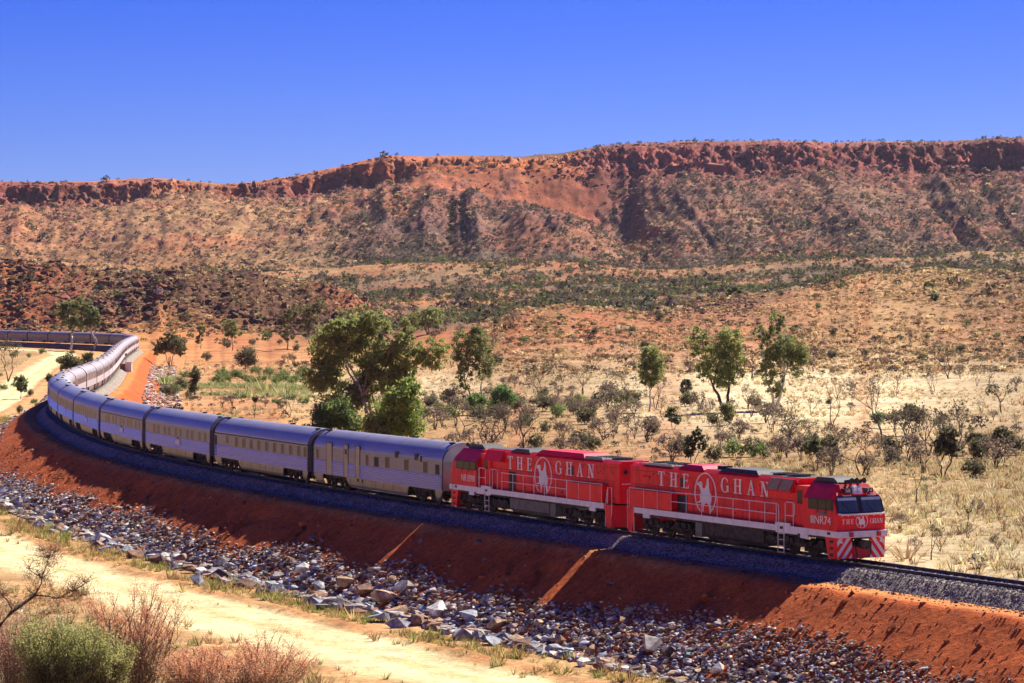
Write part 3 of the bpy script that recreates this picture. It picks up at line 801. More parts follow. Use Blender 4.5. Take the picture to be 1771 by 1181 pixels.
CAMEL = [(820, 395), (826, 378), (842, 366), (862, 360), (876, 366), (884, 388), (880, 412), (892, 436), (905, 432), (922, 424), (935, 385), (938, 352), (943, 326), (950, 318),
         (958, 328), (958, 350), (963, 372), (962, 418), (972, 462), (988, 500), (993, 540), (990, 575), (981, 600), (991, 650), (984, 704), (967, 706), (974, 660), (958, 606),
         (935, 590), (908, 604), (898, 640), (894, 694), (884, 696), (888, 640), (882, 606), (866, 590), (846, 598), (822, 598), (824, 588), (850, 580), (860, 566), (856, 520),
         (866, 480), (858, 446), (848, 412), (838, 404), (826, 408)]
def emblem(cx, cz, ry, yface, yout, rev, parent, whole=False, k=1.0, face='y'):
    """camel and rider inside an oval line"""
    sc = ry / 225.
    def P(q):
        a, b = (q[0] - 920) * sc * k, (490 - q[1]) * sc
        return (cx - a if rev else cx + a, cz + b)
    o = thing_part('emblem', parent)
    b = MB(); n = 40
    a0, a1 = (radians(-62), radians(242)) if not whole else (0, 2 * pi)
    for i in range(n):
        a, c = a0 + (a1 - a0) * i / n, a0 + (a1 - a0) * (i + 1) / n
        pts = [P((920 + 132 * r_ * cos(t), 490 - 228 * r2 * sin(t))) for t, r_, r2 in ((a, 1, 1), (c, 1, 1), (c, .925, .955), (a, .925, .955))]
        b.prism(pts, 'y' if face == 'y' else 'x', yface, yout)
    b.build('oval_ring', M['letter'], o)
    b = MB(); b.prism([P(q) for q in CAMEL], 'y' if face == 'y' else 'x', yface, yout)
    b.build('camel_and_rider', M['letter'], o)
    return o
def thing_part(name, parent):
    o = bpy.data.objects.new(name, None); COL.objects.link(o); o.parent = parent; return o

def clip_poly(poly, x0, x1, z0, z1):
    def cut(pl, f):
        out = []
        for i in range(len(pl)):
            a, b = pl[i], pl[(i + 1) % len(pl)]; fa, fb = f(a), f(b)
            if fa >= 0: out.append(a)
            if fa * fb < 0:
                t = fa / (fa - fb); out.append((a[0] + t * (b[0] - a[0]), a[1] + t * (b[1] - a[1])))
        return out
    for f in (lambda p: p[0] - x0, lambda p: x1 - p[0], lambda p: p[1] - z0, lambda p: z1 - p[1]):
        poly = cut(poly, f)
        if len(poly) < 3: return None
    return poly

# ------------------------------------------------------------------ wheels and bogies
def wheel_mesh(r, seg=20):
    b = MB(); b.cyl((0, 0, 0), r, 'y', .12, seg); b.cyl((0, -.07, 0), r * .62, 'y', .03, seg); b.cyl((0, -.1, 0), .13, 'y', .12, 10)
    return b.mesh('wheel', M['under'])
WH_L, WH_C = wheel_mesh(.5), wheel_mesh(.44, 16)

def bogie_mesh(wb, nax, r):
    b = MB(); L = wb * (nax - 1) / 2
    for sy in (-1, 1):
        y0, y1 = sy * 1.02, sy * 1.16
        b.prism([(-L - .75, .62), (-L - .6, .95), (-L * .55, .98), (-L * .4, .72), (L * .4, .72), (L * .55, .98), (L + .6, .95), (L + .75, .62), (L + .3, .52), (-L - .3, .52)], 'y', y0, y1)
        for i in range(nax):
            x = -L + i * wb
            b.box(x - .2, x + .2, sy * 1.17, sy * 1.3, .33, .66); b.cyl((x, sy * 1.33, .5), .13, 'y', .08, 10)
            for q in (-.36, .36): b.cyl((x + q, sy * 1.24, .78), .11, 'z', .3, 8)
        b.cyl((0, sy * 1.25, .62), .16, 'z', .36, 8); b.tube([(-L * .5, sy * 1.24, .75), (L * .2, sy * 1.24, .45)], .05, 6)
        b.tube([(-L - .7, sy * 1.08, .45), (-L - .7, sy * .8, .12)], .04, 5)
    b.box(-.35, .35, -1, 1, .45, .9); b.box(-L - .6, L + .6, -.2, .2, .5, .75)
    for i in range(nax): b.cyl((-L + i * wb, 0, .46), .08, 'y', 1.6, 8)
    return b.mesh('bogie', M['under'])
BG_L, BG_C = bogie_mesh(1.8, 3, .5), bogie_mesh(2.5, 2, .44)

def add_bogie(parent, x, me, wm, nax, wb, r, wheels=True):
    o = link('bogie', me, parent, loc=(x, 0, 0))
    if wheels:
        for i in range(nax):
            for sy in (-1, 1):
                w = link('wheel', wm, o, loc=(-wb * (nax - 1) / 2 + i * wb, sy * .84, r))
                if sy > 0: w.rotation_euler[2] = pi
    return o

def place(root, s0, half):
    a = tr(s0 - half * .66); b = tr(s0 + half * .66)
    root.location = ((a[0] + b[0]) / 2, (a[1] + b[1]) / 2, 0)
    root.rotation_euler[2] = atan2(a[1] - b[1], a[0] - b[0])
# ------------------------------------------------------------------ locomotives (cab towards +x; sg = side the lettering faces)
def locomotive(number, sg, lay, label):
    t = thing('locomotive', label, 'locomotive', group='red locomotives at the head of the train')
    rev = sg > 0
    W = 1.5
    side = lambda a: sg * a
    # underframe with white sill
    b = MB(); b.box(-10.4, 10.45, -1.42, 1.42, 1.12, 1.5)
    b.build('underframe', M['under'], t)
    for q in (-1, 1):
        b = MB()
        b.prism([(-9.6, 1.24), (5.0, 1.24), (5.0, 1.16), (7.0, 1.16), (7.0, 1.24), (10.35, 1.24), (10.35, 1.56), (6.35, 1.56), (6.35, 1.7), (4.95, 1.7), (4.95, 1.56), (-9.6, 1.56)], 'y', q * 1.43, q * 1.5)
        b.box(-8.6, -7.9, q * 1.44, q * 1.51, 1.02, 1.24); b.box(7.3, 8.0, q * 1.44, q * 1.51, 1.02, 1.24)
        b.build('white_sill', M['white'], t)
        b = MB()
        for x in ([5.55, 9.9] if q == sg else []):
            b = MB(); b.box(x - .14, x + .14, q * 1.502, q * 1.512, 1.36, 1.5); b.build('jacking_hole', M['black'], t)
    b = MB(); b.box(-9.9, 6.4, -1.42, 1.42, 1.5, 1.57); b.build('walkway', M['dred'], t)
    # long hood
    hw = 1.08
    sec = [(-hw, 1.57), (-hw, 3.86), (-.86, 4.02), (.86, 4.02), (hw, 3.86), (hw, 1.57)]
    b = MB(); b.loft([[(x, p[0], p[1]) for p in sec] for x in (-10.72, 6.45)])
    b.build('hood', M['red'], t)
    # door and panel joints along the hood: thin proud strips
    yo = side(hw)
    b = MB()
    for x in np.arange(-10, 6.3, 1.02):
        b.box(x, x + .018, yo, yo + sg * .008, 1.62, 2.82 if int(x * 7) % 3 else 3.6)
    b.box(-10.4, 6.4, yo, yo + sg * .009, 2.84, 2.862); b.box(-10.4, -6.2, yo, yo + sg * .009, 3.62, 3.645)
    for k in range(46):
        x = rnd.uniform(-10.2, 6.2); z = rnd.choice([3.2, 3.45, 2.1, 1.8, 3.3]); b.box(x, x + .05, yo, yo + sg * .02, z, z + .1)
    b.build('panel_joints', M['joint'], t)
    for (x0, x1, z0, z1) in lay['holes']:
        b = MB(); b.box(x0, x1, yo - sg * .02, yo + sg * .012, z0, z1)
        if z1 - z0 > .9:
            for q in np.arange(z0 + .2, z1, .22): b.box(x0, x1, yo, yo + sg * .03, q, q + .03)
        b.build('vent_opening', M['black'], t)
    # roof: raised covers, fans, exhaust
    for (x0, x1, z, mat) in lay['roof']:
        b = MB(); e = .5
        b.loft([[(x0, -1.0, 4.0), (x0 + e, -.8, z), (x0 + e, .8, z), (x0, 1.0, 4.0)], [(x1, -1.0, 4.0), (x1 - e, -.8, z), (x1 - e, .8, z), (x1, 1.0, 4.0)]])
        b.build('roof_cover' if mat != 'dgrey' else 'fan_housing', M[mat], t)
    for x in lay['fans']:
        b = MB(); b.cyl((x, 0, 4.06), .62, 'z', .14, 18)
        for a in range(6): b.box(x - .6, x + .6, -.02 + .2 * (a - 2.5), .02 + .2 * (a - 2.5), 4.13, 4.16)
        b.build('roof_fan', M['dgrey'], t)
    b = MB(); b.box(-10.2, 6.3, -.8, .8, 4.02, 4.045); b.build('roof_walk', M['dgrey'], t)
    b = MB(); b.box(-2.6, -2.0, -.3, .3, 4.0, 4.24); b.build('exhaust_stack', M['black'], t)
    # sloping louvred vents behind the cab
    lx0, lx1 = lay['louvre']
    b = MB(); b.prism([(side(hw - .02), 3.25), (side(1.42), 3.3), (side(1.12), 3.98), (side(hw - .02), 3.98)], 'x', lx0 - .12, lx1 + .12)
    b.build('vent_box', M['red'], t)
    if lay['tan']:
        mid = (lx0 + lx1) / 2
        for (a, c) in ((lx0, mid - .05), (mid + .05, lx1)):
            b = MB(); b.prism([(side(1.425), 3.36), (side(1.445), 3.36), (side(1.155), 3.97), (side(1.135), 3.97)], 'x', a, c)
            for k in range(9):
                u = k / 9; y = 1.43 - .3 * u; z = 3.39 + .59 * u; b.box(a + .03, c - .03, side(y), side(y + .02), z, z + .025)
            b.build('louvre', M['tan'], t)
    # equipment boxes on the walkway
    x0, x1 = lay['box']
    n = 3; w = (x1 - x0) / n
    for k in range(n):
        b = MB(); b.box(x0 + k * w + .008, x0 + (k + 1) * w - .008, side(1.02), side(1.47), 1.6, 2.56); b.build('equipment_box', M['red2'], t)
    # handrails
    def rails(pts, posts, ztop):
        b = MB(); y = side(1.46)
        for q in pts: b.tube([(p[0], y, p[1]) for p in q], .022, 5)
        for x in posts: b.tube([(x, y, 1.5), (x, y, ztop)], .02, 5)
        b.build('handrail', M['white'], t)
    for r in lay['rails']: rails(*r)
    # cab
    full = [(-W, 1.57), (-W, 3.12), (-1.06, 3.74), (-.9, 3.9), (.9, 3.9), (1.06, 3.74), (W, 3.12), (W, 1.57)]
    brow = [(-W, 1.57), (-W, 3.08), (-1.3, 3.36), (-1.0, 3.4), (1.0, 3.4), (1.3, 3.36), (W, 3.08), (W, 1.57)]
    nose = [(-W, 1.57), (-W, 2.3), (-1.47, 2.42), (-1.2, 2.46), (1.2, 2.46), (1.47, 2.42), (W, 2.3), (W, 1.57)]
    cx0 = lay['cab0']
    b = MB(); b.loft([[(cx0, *p) for p in full], [(9.95, *p) for p in full], [(10.3, *p) for p in brow], [(10.6, *p) for p in nose]])
    b.build('cab', M['red'], t)
    b = MB(); b.loft([[(x, p[0] * 1.004, p[1] + .012) for p in full[1:7]] for x in (cx0 - .02, 9.93)], closed=False, cap=False)
    b.loft([[(x, p[0] * .98, p[1] - .03) for p in full[1:7]] for x in (cx0 - .02, 9.93)], closed=False, cap=False)
    b.build('cab_roof', M['dred'], t)
    # cab roof equipment
    b = MB(); b.prism([(7.2, 3.89), (7.7, 4.2), (9.2, 4.2), (9.7, 3.89)], 'y', -.7, .7); b.build('air_conditioner', M['dgrey'], t)
    b = MB(); b.box(cx0 - 1.35, cx0 - .02, -1.2, 1.2, 1.57, 3.7); b.build('cab_vestibule', M['red'], t)
    b = MB(); b.box(cx0 - 1.0, cx0 - .55, side(1.2), side(1.215), 2.75, 3.45); b.build('vestibule_window', M['sglass'], t)
    # side windows
    xs = lay['win']; y = side(W)
    b = MB(); b.box(xs[0] - .1, xs[-1] + .1, y - sg * .01, y + sg * .01, 2.6, 3.16); b.build('window_surround', M['black'], t)
    for a, c in zip(xs[:-1], xs[1:]):
        b = MB(); b.box(a + .04, c - .04, y + sg * .0, y + sg * .022, 2.66, 3.1); b.build('side_window', M['sglass'], t)
    for x in lay['win'][1:-1]:
        b = MB(); b.tube([(x, y + sg * .03, 2.62), (x + .05, y + sg * .12, 2.5), (x + .02, y + sg * .12, 2.44)], .02, 5)
        b.build('mirror_arm', M['black'], t)
    # windscreen: the slope between brow and nose
    def scr(u, v):      # u across, v up
        return (10.6 - .3 * v, u, 2.46 + .94 * v)
    b = MB(); o_ = .012
    b.add([(scr(q[0], q[1])[0] + o_, *scr(q[0], q[1])[1:]) for q in ((-1.47, -.03), (1.47, -.03), (1.44, .68), (1.3, .95), (-1.3, .95), (-1.44, .68))], [tuple(range(6))])
    b.build('windscreen_surround', M['black'], t)
    for (a, c) in ((-1.34, -.13), (.13, 1.34)):
        b = MB(); o2 = .03
        q = [(a, .07), (c, .07), (c, .86), (a, .86)]
        b.add([(scr(*p)[0] + o2, *scr(*p)[1:]) for p in q] + [(scr(*p)[0] + .004, *scr(*p)[1:]) for p in q], [(0, 1, 2, 3), (0, 4, 5, 1), (1, 5, 6, 2), (2, 6, 7, 3), (3, 7, 4, 0)])
        b.build('windscreen', M['lglass'], t)
        b = MB(); q = [(a + .03, .70), (c - .03, .70), (c - .03, .85), (a + .03, .85)]  # pale blue strip across the top of the pane
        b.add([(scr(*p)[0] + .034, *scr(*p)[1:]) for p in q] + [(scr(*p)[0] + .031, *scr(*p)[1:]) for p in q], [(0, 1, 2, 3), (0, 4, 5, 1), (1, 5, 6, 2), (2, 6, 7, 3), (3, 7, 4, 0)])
        b.build('pane_top_band', M['pale_band'], t)
        b = MB(); m_ = (a + c) / 2
        b.tube([(10.62, m_ + .1, 2.5), (10.47, m_ - .35, 3.0)], .015, 4); b.build('wiper', M['black'], t)
    b = MB(); b.tube([(10.66, -1.44, 2.46), (10.72, -1.2, 2.42), (10.72, 1.2, 2.42), (10.66, 1.44, 2.46)], .05, 6)
    for q in np.linspace(-1.2, 1.2, 7): b.tube([(10.72, q, 2.42), (10.6, q, 2.3)], .018, 4)
    b.build('windscreen_rail', M['white'], t)
    for q in (-.95, .55):
        b = MB(); b.tube([(10.3, q, 3.43), (10.42, q, 3.36), (10.42, q + .5, 3.36), (10.3, q + .5, 3.43)], .018, 5); b.build('grab_rail', M['white'], t)
    # headlights, number boxes, horns on the brow
    def brw(v): return (10.3 - .35 * v, 3.4 + .5 * v)
    b = MB(); x, z = brw(.05); x2, z2 = brw(.85)
    b.prism([(x, z), (x + .1, z), (x2 + .16, z2), (x2, z2)], 'y', -.3, .3); b.build('headlight_case', M['white'], t)
    for q in (-.15, .15):
        b = MB(); b.cyl((10.24, q, 3.66), .11, 'x', .12, 12); b.build('headlight', M['lampglass'], t)
    for q, s_ in ((-.66, 'NR'), (.66, number)):
        b = MB(); b.prism([(x - .02, z + .06), (x + .14, z + .06), (x + .14, z + .3), (x - .2, z + .3)], 'y', q - .22, q + .22)
        nb = b.build('number_box', M['black'], t)
        plain_text(s_, q, z + .1, .17, .3, x + .145, False, nb, 'box_number', 'x')
    for q in (-.3, .0, .45):
        b = MB(); b.tube([(9.6, q, 4.05), (10.0, q, 4.08), (10.25, q, 4.1)], [.05, .07, .15], 10); b.build('horn', M['black'], t)
    b = MB(); b.box(9.4, 9.75, -.65, .65, 3.89, 4.0); b.build('horn_bracket', M['black'], t)
    # nose front: emblem and words
    if lay['nose']:
        put_text('THE', -1.05, -.42, 1.92, .2, 0, 0, False, t) if False else None
        for word, a, c in (('THE', -1.16, -.46), ('GHAN', .56, 1.36)):
            gl = [serif(ch, .24) for ch in word]; tot = sum(w for _, w in gl); gap = (c - a - tot) / (len(word) - 1); x_ = a
            for P, w in gl:
                b = MB()
                for q in P: b.prism([(x_ + p[0], 1.93 + p[1]) for p in q], 'x', 10.6, 10.612)
                b.build('letter', M['letter'], t); x_ += w + gap
        emblem(.05, 2.06, .36, 10.6, 10.613, False, t, whole=True, k=1.75, face='x')
    # anticlimber, pilot with chevrons, coupler
    b = MB(); b.box(10.4, 10.78, -1.53, 1.53, 1.24, 1.56)
    for z_ in (1.3, 1.37, 1.44): b.box(10.78, 10.8, -1.5, 1.5, z_, z_ + .03)
    b.build('anticlimber', M['white'], t)
    for q in (-.75, .95):
        b = MB(); b.box(10.8, 10.88, q - .11, q + .11, 1.28, 1.52); b.build('marker_lamp', M['dred'], t)
    b = MB(); b.prism([(-1.5, 1.24), (-.62, 1.24), (-.5, .75), (.5, .75), (.62, 1.24), (1.5, 1.24), (1.46, .16), (-1.46, .16)], 'x', 10.48, 10.6)
    b.build('pilot', M['red2'], t)
    for q in (-1, 1):
        for k in range(-2, 5):
            a = .22 + k * .46
            pl = [(a, .1), (a + .22, .1), (a + .22 + .95, 1.3), (a + .95, 1.3)]
            pl = clip_poly([(1.5 - p[0], p[1]) for p in pl], .56, 1.45, .18, 1.2)
            if pl:
                b = MB(); b.prism([(q * p[0], p[1]) for p in pl], 'x', 10.6, 10.61); b.build('white_stripe', M['white'], t)
        b = MB(); b.cyl((10.62, q * 1.22, 1.02), .07, 'x', .05, 10); b.build('ditch_light', M['lampglass'], t)
        b = MB(); b.prism([(9.55, 1.24), (10.48, 1.24), (10.48, .16), (9.85, .16)], 'y', q * 1.3, q * 1.5); b.build('step_panel', M['red2'], t)
        if q == sg:
            for z_ in (.28, .62, .96):
                b = MB(); b.box(10.0, 10.3, q * 1.5, q * 1.512, z_, z_ + .14); b.build('step_hole', M['black'], t)
    b = MB(); b.box(10.5, 11.0, -.18, .18, .72, 1.05); b.box(11.0, 11.25, -.28, .2, .68, 1.1); b.tube([(10.62, .5, 1.0), (10.85, .45, .4), (10.7, .3, .2)], .04, 6)
    b.tube([(10.62, -.45, 1.0), (10.85, -.4, .35), (10.7, -.3, .2)], .04, 6); b.build('coupler', M['under'], t)
    b = MB(); b.box(10.6, 10.64, -.5, .5, .2, .75); b.build('coupler_pocket', M['dred'], t)
    # hood end steps at the other end
    for q in (-1, 1):
        b = MB(); b.prism([(-10.45, 1.5), (-9.6, 1.5), (-9.9, .15), (-10.3, .15)], 'y', q * 1.2, q * 1.46)
        b.build('end_steps', M['red2'], t)
    b = MB(); y = side(1.44)
    b.tube([(-10.4, y, .3), (-10.45, y, 1.6), (-10.45, y, 2.5), (-10.0, y, 2.5), (-9.95, y, 1.55)], .025, 5)
    b.tube([(-9.7, y, .2), (-9.75, y, 1.5), (-9.95, y, 2.4)], .025, 5)
    b.build('end_handrail', M['white'], t)
    b = MB(); b.box(-10.75, -10.71, -.9, .9, 1.6, 3.7); b.build('hood_end', M['dred'], t)
    b = MB(); b.box(-10.77, -10.74, -.36, .36, 1.62, 3.5); b.build('end_door', M['dred'], t)
    for q in (-.7, .7):
        b = MB(); b.cyl((-10.77, q, 3.4), .13, 'x', .06, 10); b.build('end_lamp', M['black'], t)
    b = MB(); b.tube([(-10.82, -.95, 2.72), (-10.82, .95, 2.72)], .03, 5); b.build('end_grab_rail', M['white'], t)
    b = MB(); b.box(-10.79, -10.765, -.2, .2, 2.5, 3.1); b.build('door_window', M['black'], t)
    b = MB(); b.box(-11.0, -10.4, -.18, .18, .72, 1.05); b.build('rear_coupler', M['under'], t)
    b = MB(); b.box(-10.44, -10.36, -1.46, 1.46, .2, 1.45); b.build('rear_pilot', M['dred'], t)
    # ladder
    b = MB(); y = side(1.49)
    for x in (5.22, 5.78): b.tube([(x, y, .1), (x, y, 1.56)], .03, 5)
    for z_ in (.12, .45, .78, 1.1): b.box(5.22, 5.78, y - sg * .1, y + sg * .02, z_, z_ + .04)
    b.build('ladder', M['cream'], t)
    # tank, running gear
    x0, x1 = lay['tank']
    b = MB(); b.loft([[(x, *p) for p in ((-1.35, 1.1), (-1.35, .5), (-1.1, .28), (1.1, .28), (1.35, .5), (1.35, 1.1))] for x in (x0, x1)]); b.build('fuel_tank', M[lay['tankmat']], t)
    b = MB()
    for k in range(9):
        x = x1 + .3 + k * .24; b.cyl((x, side(1.2), .8), .1 + .05 * (k % 3), 'y', .3, 8); b.box(x - .08, x + .1, side(1.0), side(1.3), .4 + .1 * (k % 2), .66)
    b.cyl(((x0 + x1) / 2, side(1.0), .95), .16, 'x', x1 - x0 + 1.2, 8); b.build('pipework', M['under'], t)
    b = MB(); b.box(x0 - .9, x0 - .25, side(1.0), side(1.42), .35, 1.15); b.build('sand_box', M['tank'], t)
    for x in (-6.6, 7.6): add_bogie(t, x, BG_L, WH_L, 3, 1.8, .5)
    # lettering
    yf, yt = side(hw) + sg * .001, side(hw) + sg * .02
    for w_, a, c in lay['words']: put_text(w_, a, c, 2.9, .8, yf, yt, rev, t)
    emblem(*lay['emblem'], 1.13, yf, yt, rev, t, k=1.7)
    xn = lay['num']
    plain_text('NR' + number, xn, 1.86, .42, lay['numw'], side(W) + sg * .006, rev, t)
    k = 1 if rev else -1
    b = MB(); xx = xn + lay['numsq'] * (lay['numw'] / 2 + .22); b.box(xx - .15, xx + .15, side(W), side(W) + sg * .008, 1.88, 2.26); b.build('logo_square', M['cream'], t)
    if lay['plate']:
        b = MB(); b.box(xn - .42, xn + .42, side(W), side(W) + sg * .01, 2.36, 2.54); b.build('name_plate', M['tank'], t)
    return t

R1 = [([[(-5.6, 2.62), (-4.0, 2.66), (5.0, 2.66)], [(-5.6, 2.12), (5.0, 2.12)]], [-5.6, -4.0, -2.4, -.8, .8, 2.4, 3.9], 2.64),
      ([[(5.0, 2.66), (5.2, 2.6), (5.25, 2.0), (5.2, 1.6)]], [5.0], 2.66),
      ([[(5.85, 1.6), (5.85, 2.72), (5.95, 2.8), (6.6, 2.8), (6.72, 2.7), (6.72, 2.2), (6.6, 2.1), (5.85, 2.1)]], [6.6], 2.8),
      ([[(-10.2, 2.64), (-5.6, 2.64)]], [-10.2, -8.6, -7.1, -5.6], 2.64)]
lay1 = dict(holes=[(-5.55, -4.5, 1.62, 2.5), (-5.25, -4.7, 2.95, 3.45)], roof=[(-9.5, -6.2, 4.1, 'dgrey'), (-5.6, -2.9, 4.2, 'dred'), (-1.4, 2.6, 4.22, 'dgrey')], fans=[-8.8, -7.2, 3.6, 5.0],
            louvre=(4.0, 6.2), tan=True, box=(-10.25, -5.62), rails=R1, cab0=7.6, win=[8.15, 8.95, 9.7, 10.2], nose=True, tank=(-2.2, 3.6), tankmat='under',
            words=[('THE', -7.6, -4.35), ('GHAN', -1.0, 3.75)], emblem=(-2.6, 2.72), num=9.35, numw=1.45, numsq=-1, plate=True)
l1 = locomotive('74', -1, lay1, 'leading red locomotive numbered NR74, its windscreens facing along the empty track')
place(l1, 10.05, 10.65)
lay2 = dict(lay1); lay2.update(holes=[(2.35, 3.2, 1.62, 2.75), (-5.2, -4.6, 2.95, 3.5)], roof=[(-8.6, -5.2, 4.14, 'dgrey'), (-6.4, -.2, 4.26, 'red2'), (.6, 3.2, 4.18, 'dgrey')], fans=[-9.2, -7.6],
            louvre=(3.9, 6.0), tan=False, box=(-9.35, -5.05), cab0=6.95, win=[7.05, 7.9, 8.8, 9.75], nose=True, tank=(-2.6, 2.6), tankmat='tank',
            words=[('THE', 3.4, .2), ('GHAN', -2.9, -7.75)], emblem=(-1.3, 2.7), num=8.35, numw=1.55, numsq=-1, plate=False,
            rails=[([[(-5.0, 2.64), (3.6, 2.64)], [(-5.0, 2.12), (3.6, 2.12)]], [-5.0, -3.6, -2.2, -.8, .6, 2.0, 3.5], 2.64),
                   ([[(4.1, 1.6), (4.1, 2.7), (4.25, 2.8), (5.0, 2.8), (5.15, 2.7), (5.15, 1.6)]], [4.8], 2.8),
                   ([[(5.75, 1.6), (5.75, 2.72), (5.85, 2.8), (6.6, 2.8), (6.72, 2.7), (6.72, 1.6)], [(5.75, 2.2), (6.72, 2.2)]], [6.6], 2.8),
                   ([[(-9.35, 2.64), (-5.0, 2.64)]], [-9.3, -7.9, -6.5, -5.05], 2.64)])
l2 = locomotive('109', 1, lay2, 'second red locomotive numbered NR109, its cab next to the first silver carriage')
place(l2, 32.72, 10.65); l2.rotation_euler[2] += pi

# ------------------------------------------------------------------ carriages (+x forward, near side = -y)
HL = 11.45
PROF = [(1.5, 1.02), (1.5, 2.96), (1.47, 3.1), (1.40, 3.28), (1.28, 3.48), (1.08, 3.70), (.82, 3.88), (.5, 4.03), (.2, 4.1), (0, 4.115)]
SHP = {}
def shared(key, fn):
    if key not in SHP: SHP[key] = fn()
    return SHP[key]

def m_body():
    b = MB(); pr = [(-1.5, 1.02), (-1.5, 2.97), (1.5, 2.97), (1.5, 1.02)]
    b.loft([[(x, *p) for p in pr] for x in (-HL, HL)])
    for sy in (-1, 1):
        b.box(-HL, HL, sy * 1.5, sy * 1.518, 2.84, 2.885); b.box(-HL, HL, sy * 1.5, sy * 1.512, 2.02, 2.05)
    return b.mesh('body', M['steel'])
def m_roof():
    half = PROF[1:]; ring = [(-p[0], p[1]) for p in half] + [(p[0], p[1]) for p in half[::-1][1:]]
    ring = [(-1.5, 2.9)] + ring + [(1.5, 2.9)]
    xs = [-HL, -HL + .12] + list(np.linspace(-HL + .13, HL - .13, 12)) + [HL - .12, HL]
    b = MB(); b.loft([[(x, p[0], p[1] + (.0 if i else 0)) for p in ring] for i, x in enumerate(xs)], closed=False, cap=False)
    b.add([(-HL, *p) for p in ring], [tuple(range(len(ring)))]); b.add([(HL, *p) for p in ring], [tuple(range(len(ring)))])
    me = b.mesh('roof', M['roof'])
    me.polygons.foreach_set('use_smooth', [len(p.vertices) == 4 for p in me.polygons])
    return me
def m_ribs():
    half = PROF[1:]; ring = [(-p[0], p[1]) for p in half] + [(p[0], p[1]) for p in half[::-1][1:]]
    b = MB()
    b.loft([[(q, p[0] * 1.002, p[1] + .012) for p in ring] for q in (-.03, .03)], closed=False, cap=False)
    return b.mesh('roof_seam', M['roof'])
def m_flute(segs):
    b = MB(); nr = 8; z0, z1 = 1.1, 2.0; dz = (z1 - z0) / nr
    for (a, c) in segs:
        for sy in (-1, 1):
            for k in range(nr):
                z = z0 + k * dz
                P = [(sy * 1.503, z + .004), (sy * 1.555, z + dz * .12), (sy * 1.555, z + dz * .17), (sy * 1.503, z + dz * .70)]
                b.loft([[(x, *p) for p in P] for x in (a, c)], closed=False, cap=False)
    return b.mesh('fluted_panel', M['flute'])
def m_skirt(x0, x1, slant0, slant1, sy=-1):
    b = MB()
    pr = lambda sy: [(sy * 1.497, 1.03), (sy * 1.5, .9), (sy * 1.44, .55), (sy * 1.36, .36), (sy * 1.28, .36), (sy * 1.38, .6), (sy * 1.42, 1.03)]
    P = pr(sy); f = [0, .2, .7, 1, 1, .65, 0]
    b.loft([[(x0 + slant0 * f[i], *p) for i, p in enumerate(P)], [(x1 + slant1 * f[i], *p) for i, p in enumerate(P)]])
    return b.mesh('skirt_panel', M['skirt'])
def m_doors():
    b = MB()
    for sy in (-1, 1):
        for x in (-4.4, -2.2, .2, 1.6, 3.2): b.box(x, x + .02, sy * 1.5, sy * 1.512, .62, 1.0)
        b.box(-2.2, .2, sy * 1.5, sy * 1.512, .97, .985)
    return b.mesh('skirt_joint', M['under'])
def m_window(w, h):
    b = MB()
    b.box(-w / 2 - .05, w / 2 + .05, -.018, .005, -h / 2 - .05, -h / 2); b.box(-w / 2 - .05, w / 2 + .05, -.018, .005, h / 2, h / 2 + .05)
    b.box(-w / 2 - .05, -w / 2, -.018, .005, -h / 2, h / 2); b.box(w / 2, w / 2 + .05, -.018, .005, -h / 2, h / 2)
    return b.mesh('window', M['skirt'])
def m_pane(w, h):
    b = MB(); b.box(-w / 2, w / 2, -.009, .005, -h / 2, h / 2); return b.mesh('pane', M['cglass'])
def m_gang():
    half = [(1.42, .62)] + [(p[0] - .06, p[1] - .04) for p in PROF[1:]]
    ring = [(-p[0], p[1]) for p in half] + [(p[0], p[1]) for p in half[::-1][1:]]
    b = MB(); b.loft([[(x, p[0] * k, p[1] - (1 - k) * .5) for p in ring] for x, k in ((-.3, 1), (-.1, .985), (0, .93), (.1, .985), (.3, 1))])
    return b.mesh('gangway', M['gang'])
def m_rim():
    half = [(1.5, .5)] + PROF[1:]; ring = [(-p[0], p[1]) for p in half] + [(p[0], p[1]) for p in half[::-1][1:]]
    b = MB(); b.loft([[(x, p[0] + .012 * np.sign(p[0]), p[1] + .012) for p in ring] for x in (-.07, .07)], closed=False, cap=False)
    b.loft([[(x, p[0] * .95, p[1] - .06) for p in ring] for x in (-.07, .07)], closed=False, cap=False)
    return b.mesh('end_rim', M['gang'])
def m_vent():
    b = MB(); b.box(-.2, .2, -.16, .16, 0, .08); b.box(-.16, .16, -.12, .12, .08, .11); return b.mesh('roof_vent', M['gang'])
def m_under():
    b = MB(); b.box(-HL + .2, HL - .2, -1.2, 1.2, .78, 1.02); r = random.Random(4)
    for k in range(9):
        x = -4.6 + k * 1.1; b.box(x, x + r.uniform(.5, .95), -r.uniform(.9, 1.25), r.uniform(.9, 1.25), r.uniform(.3, .5), .8)
    b.tube([(-6, -1.0, .5), (6, -1.0, .42)], .05, 5)
    return b.mesh('underframe', M['under'])
def m_louv():
    b = MB()
    for sy in (-1,):
        b.box(-.18, .18, -.01, .005, -.34, .34)
        for k in range(7): b.box(-.17, .17, -.03, .0, -.32 + k * .095, -.32 + k * .095 + .045)
    return b.mesh('louvre', M['black'])
def m_bar(): b = MB(); b.box(-.2, .2, -.02, .0, -.85, .72); return b.mesh('end_panel', M['gang'])

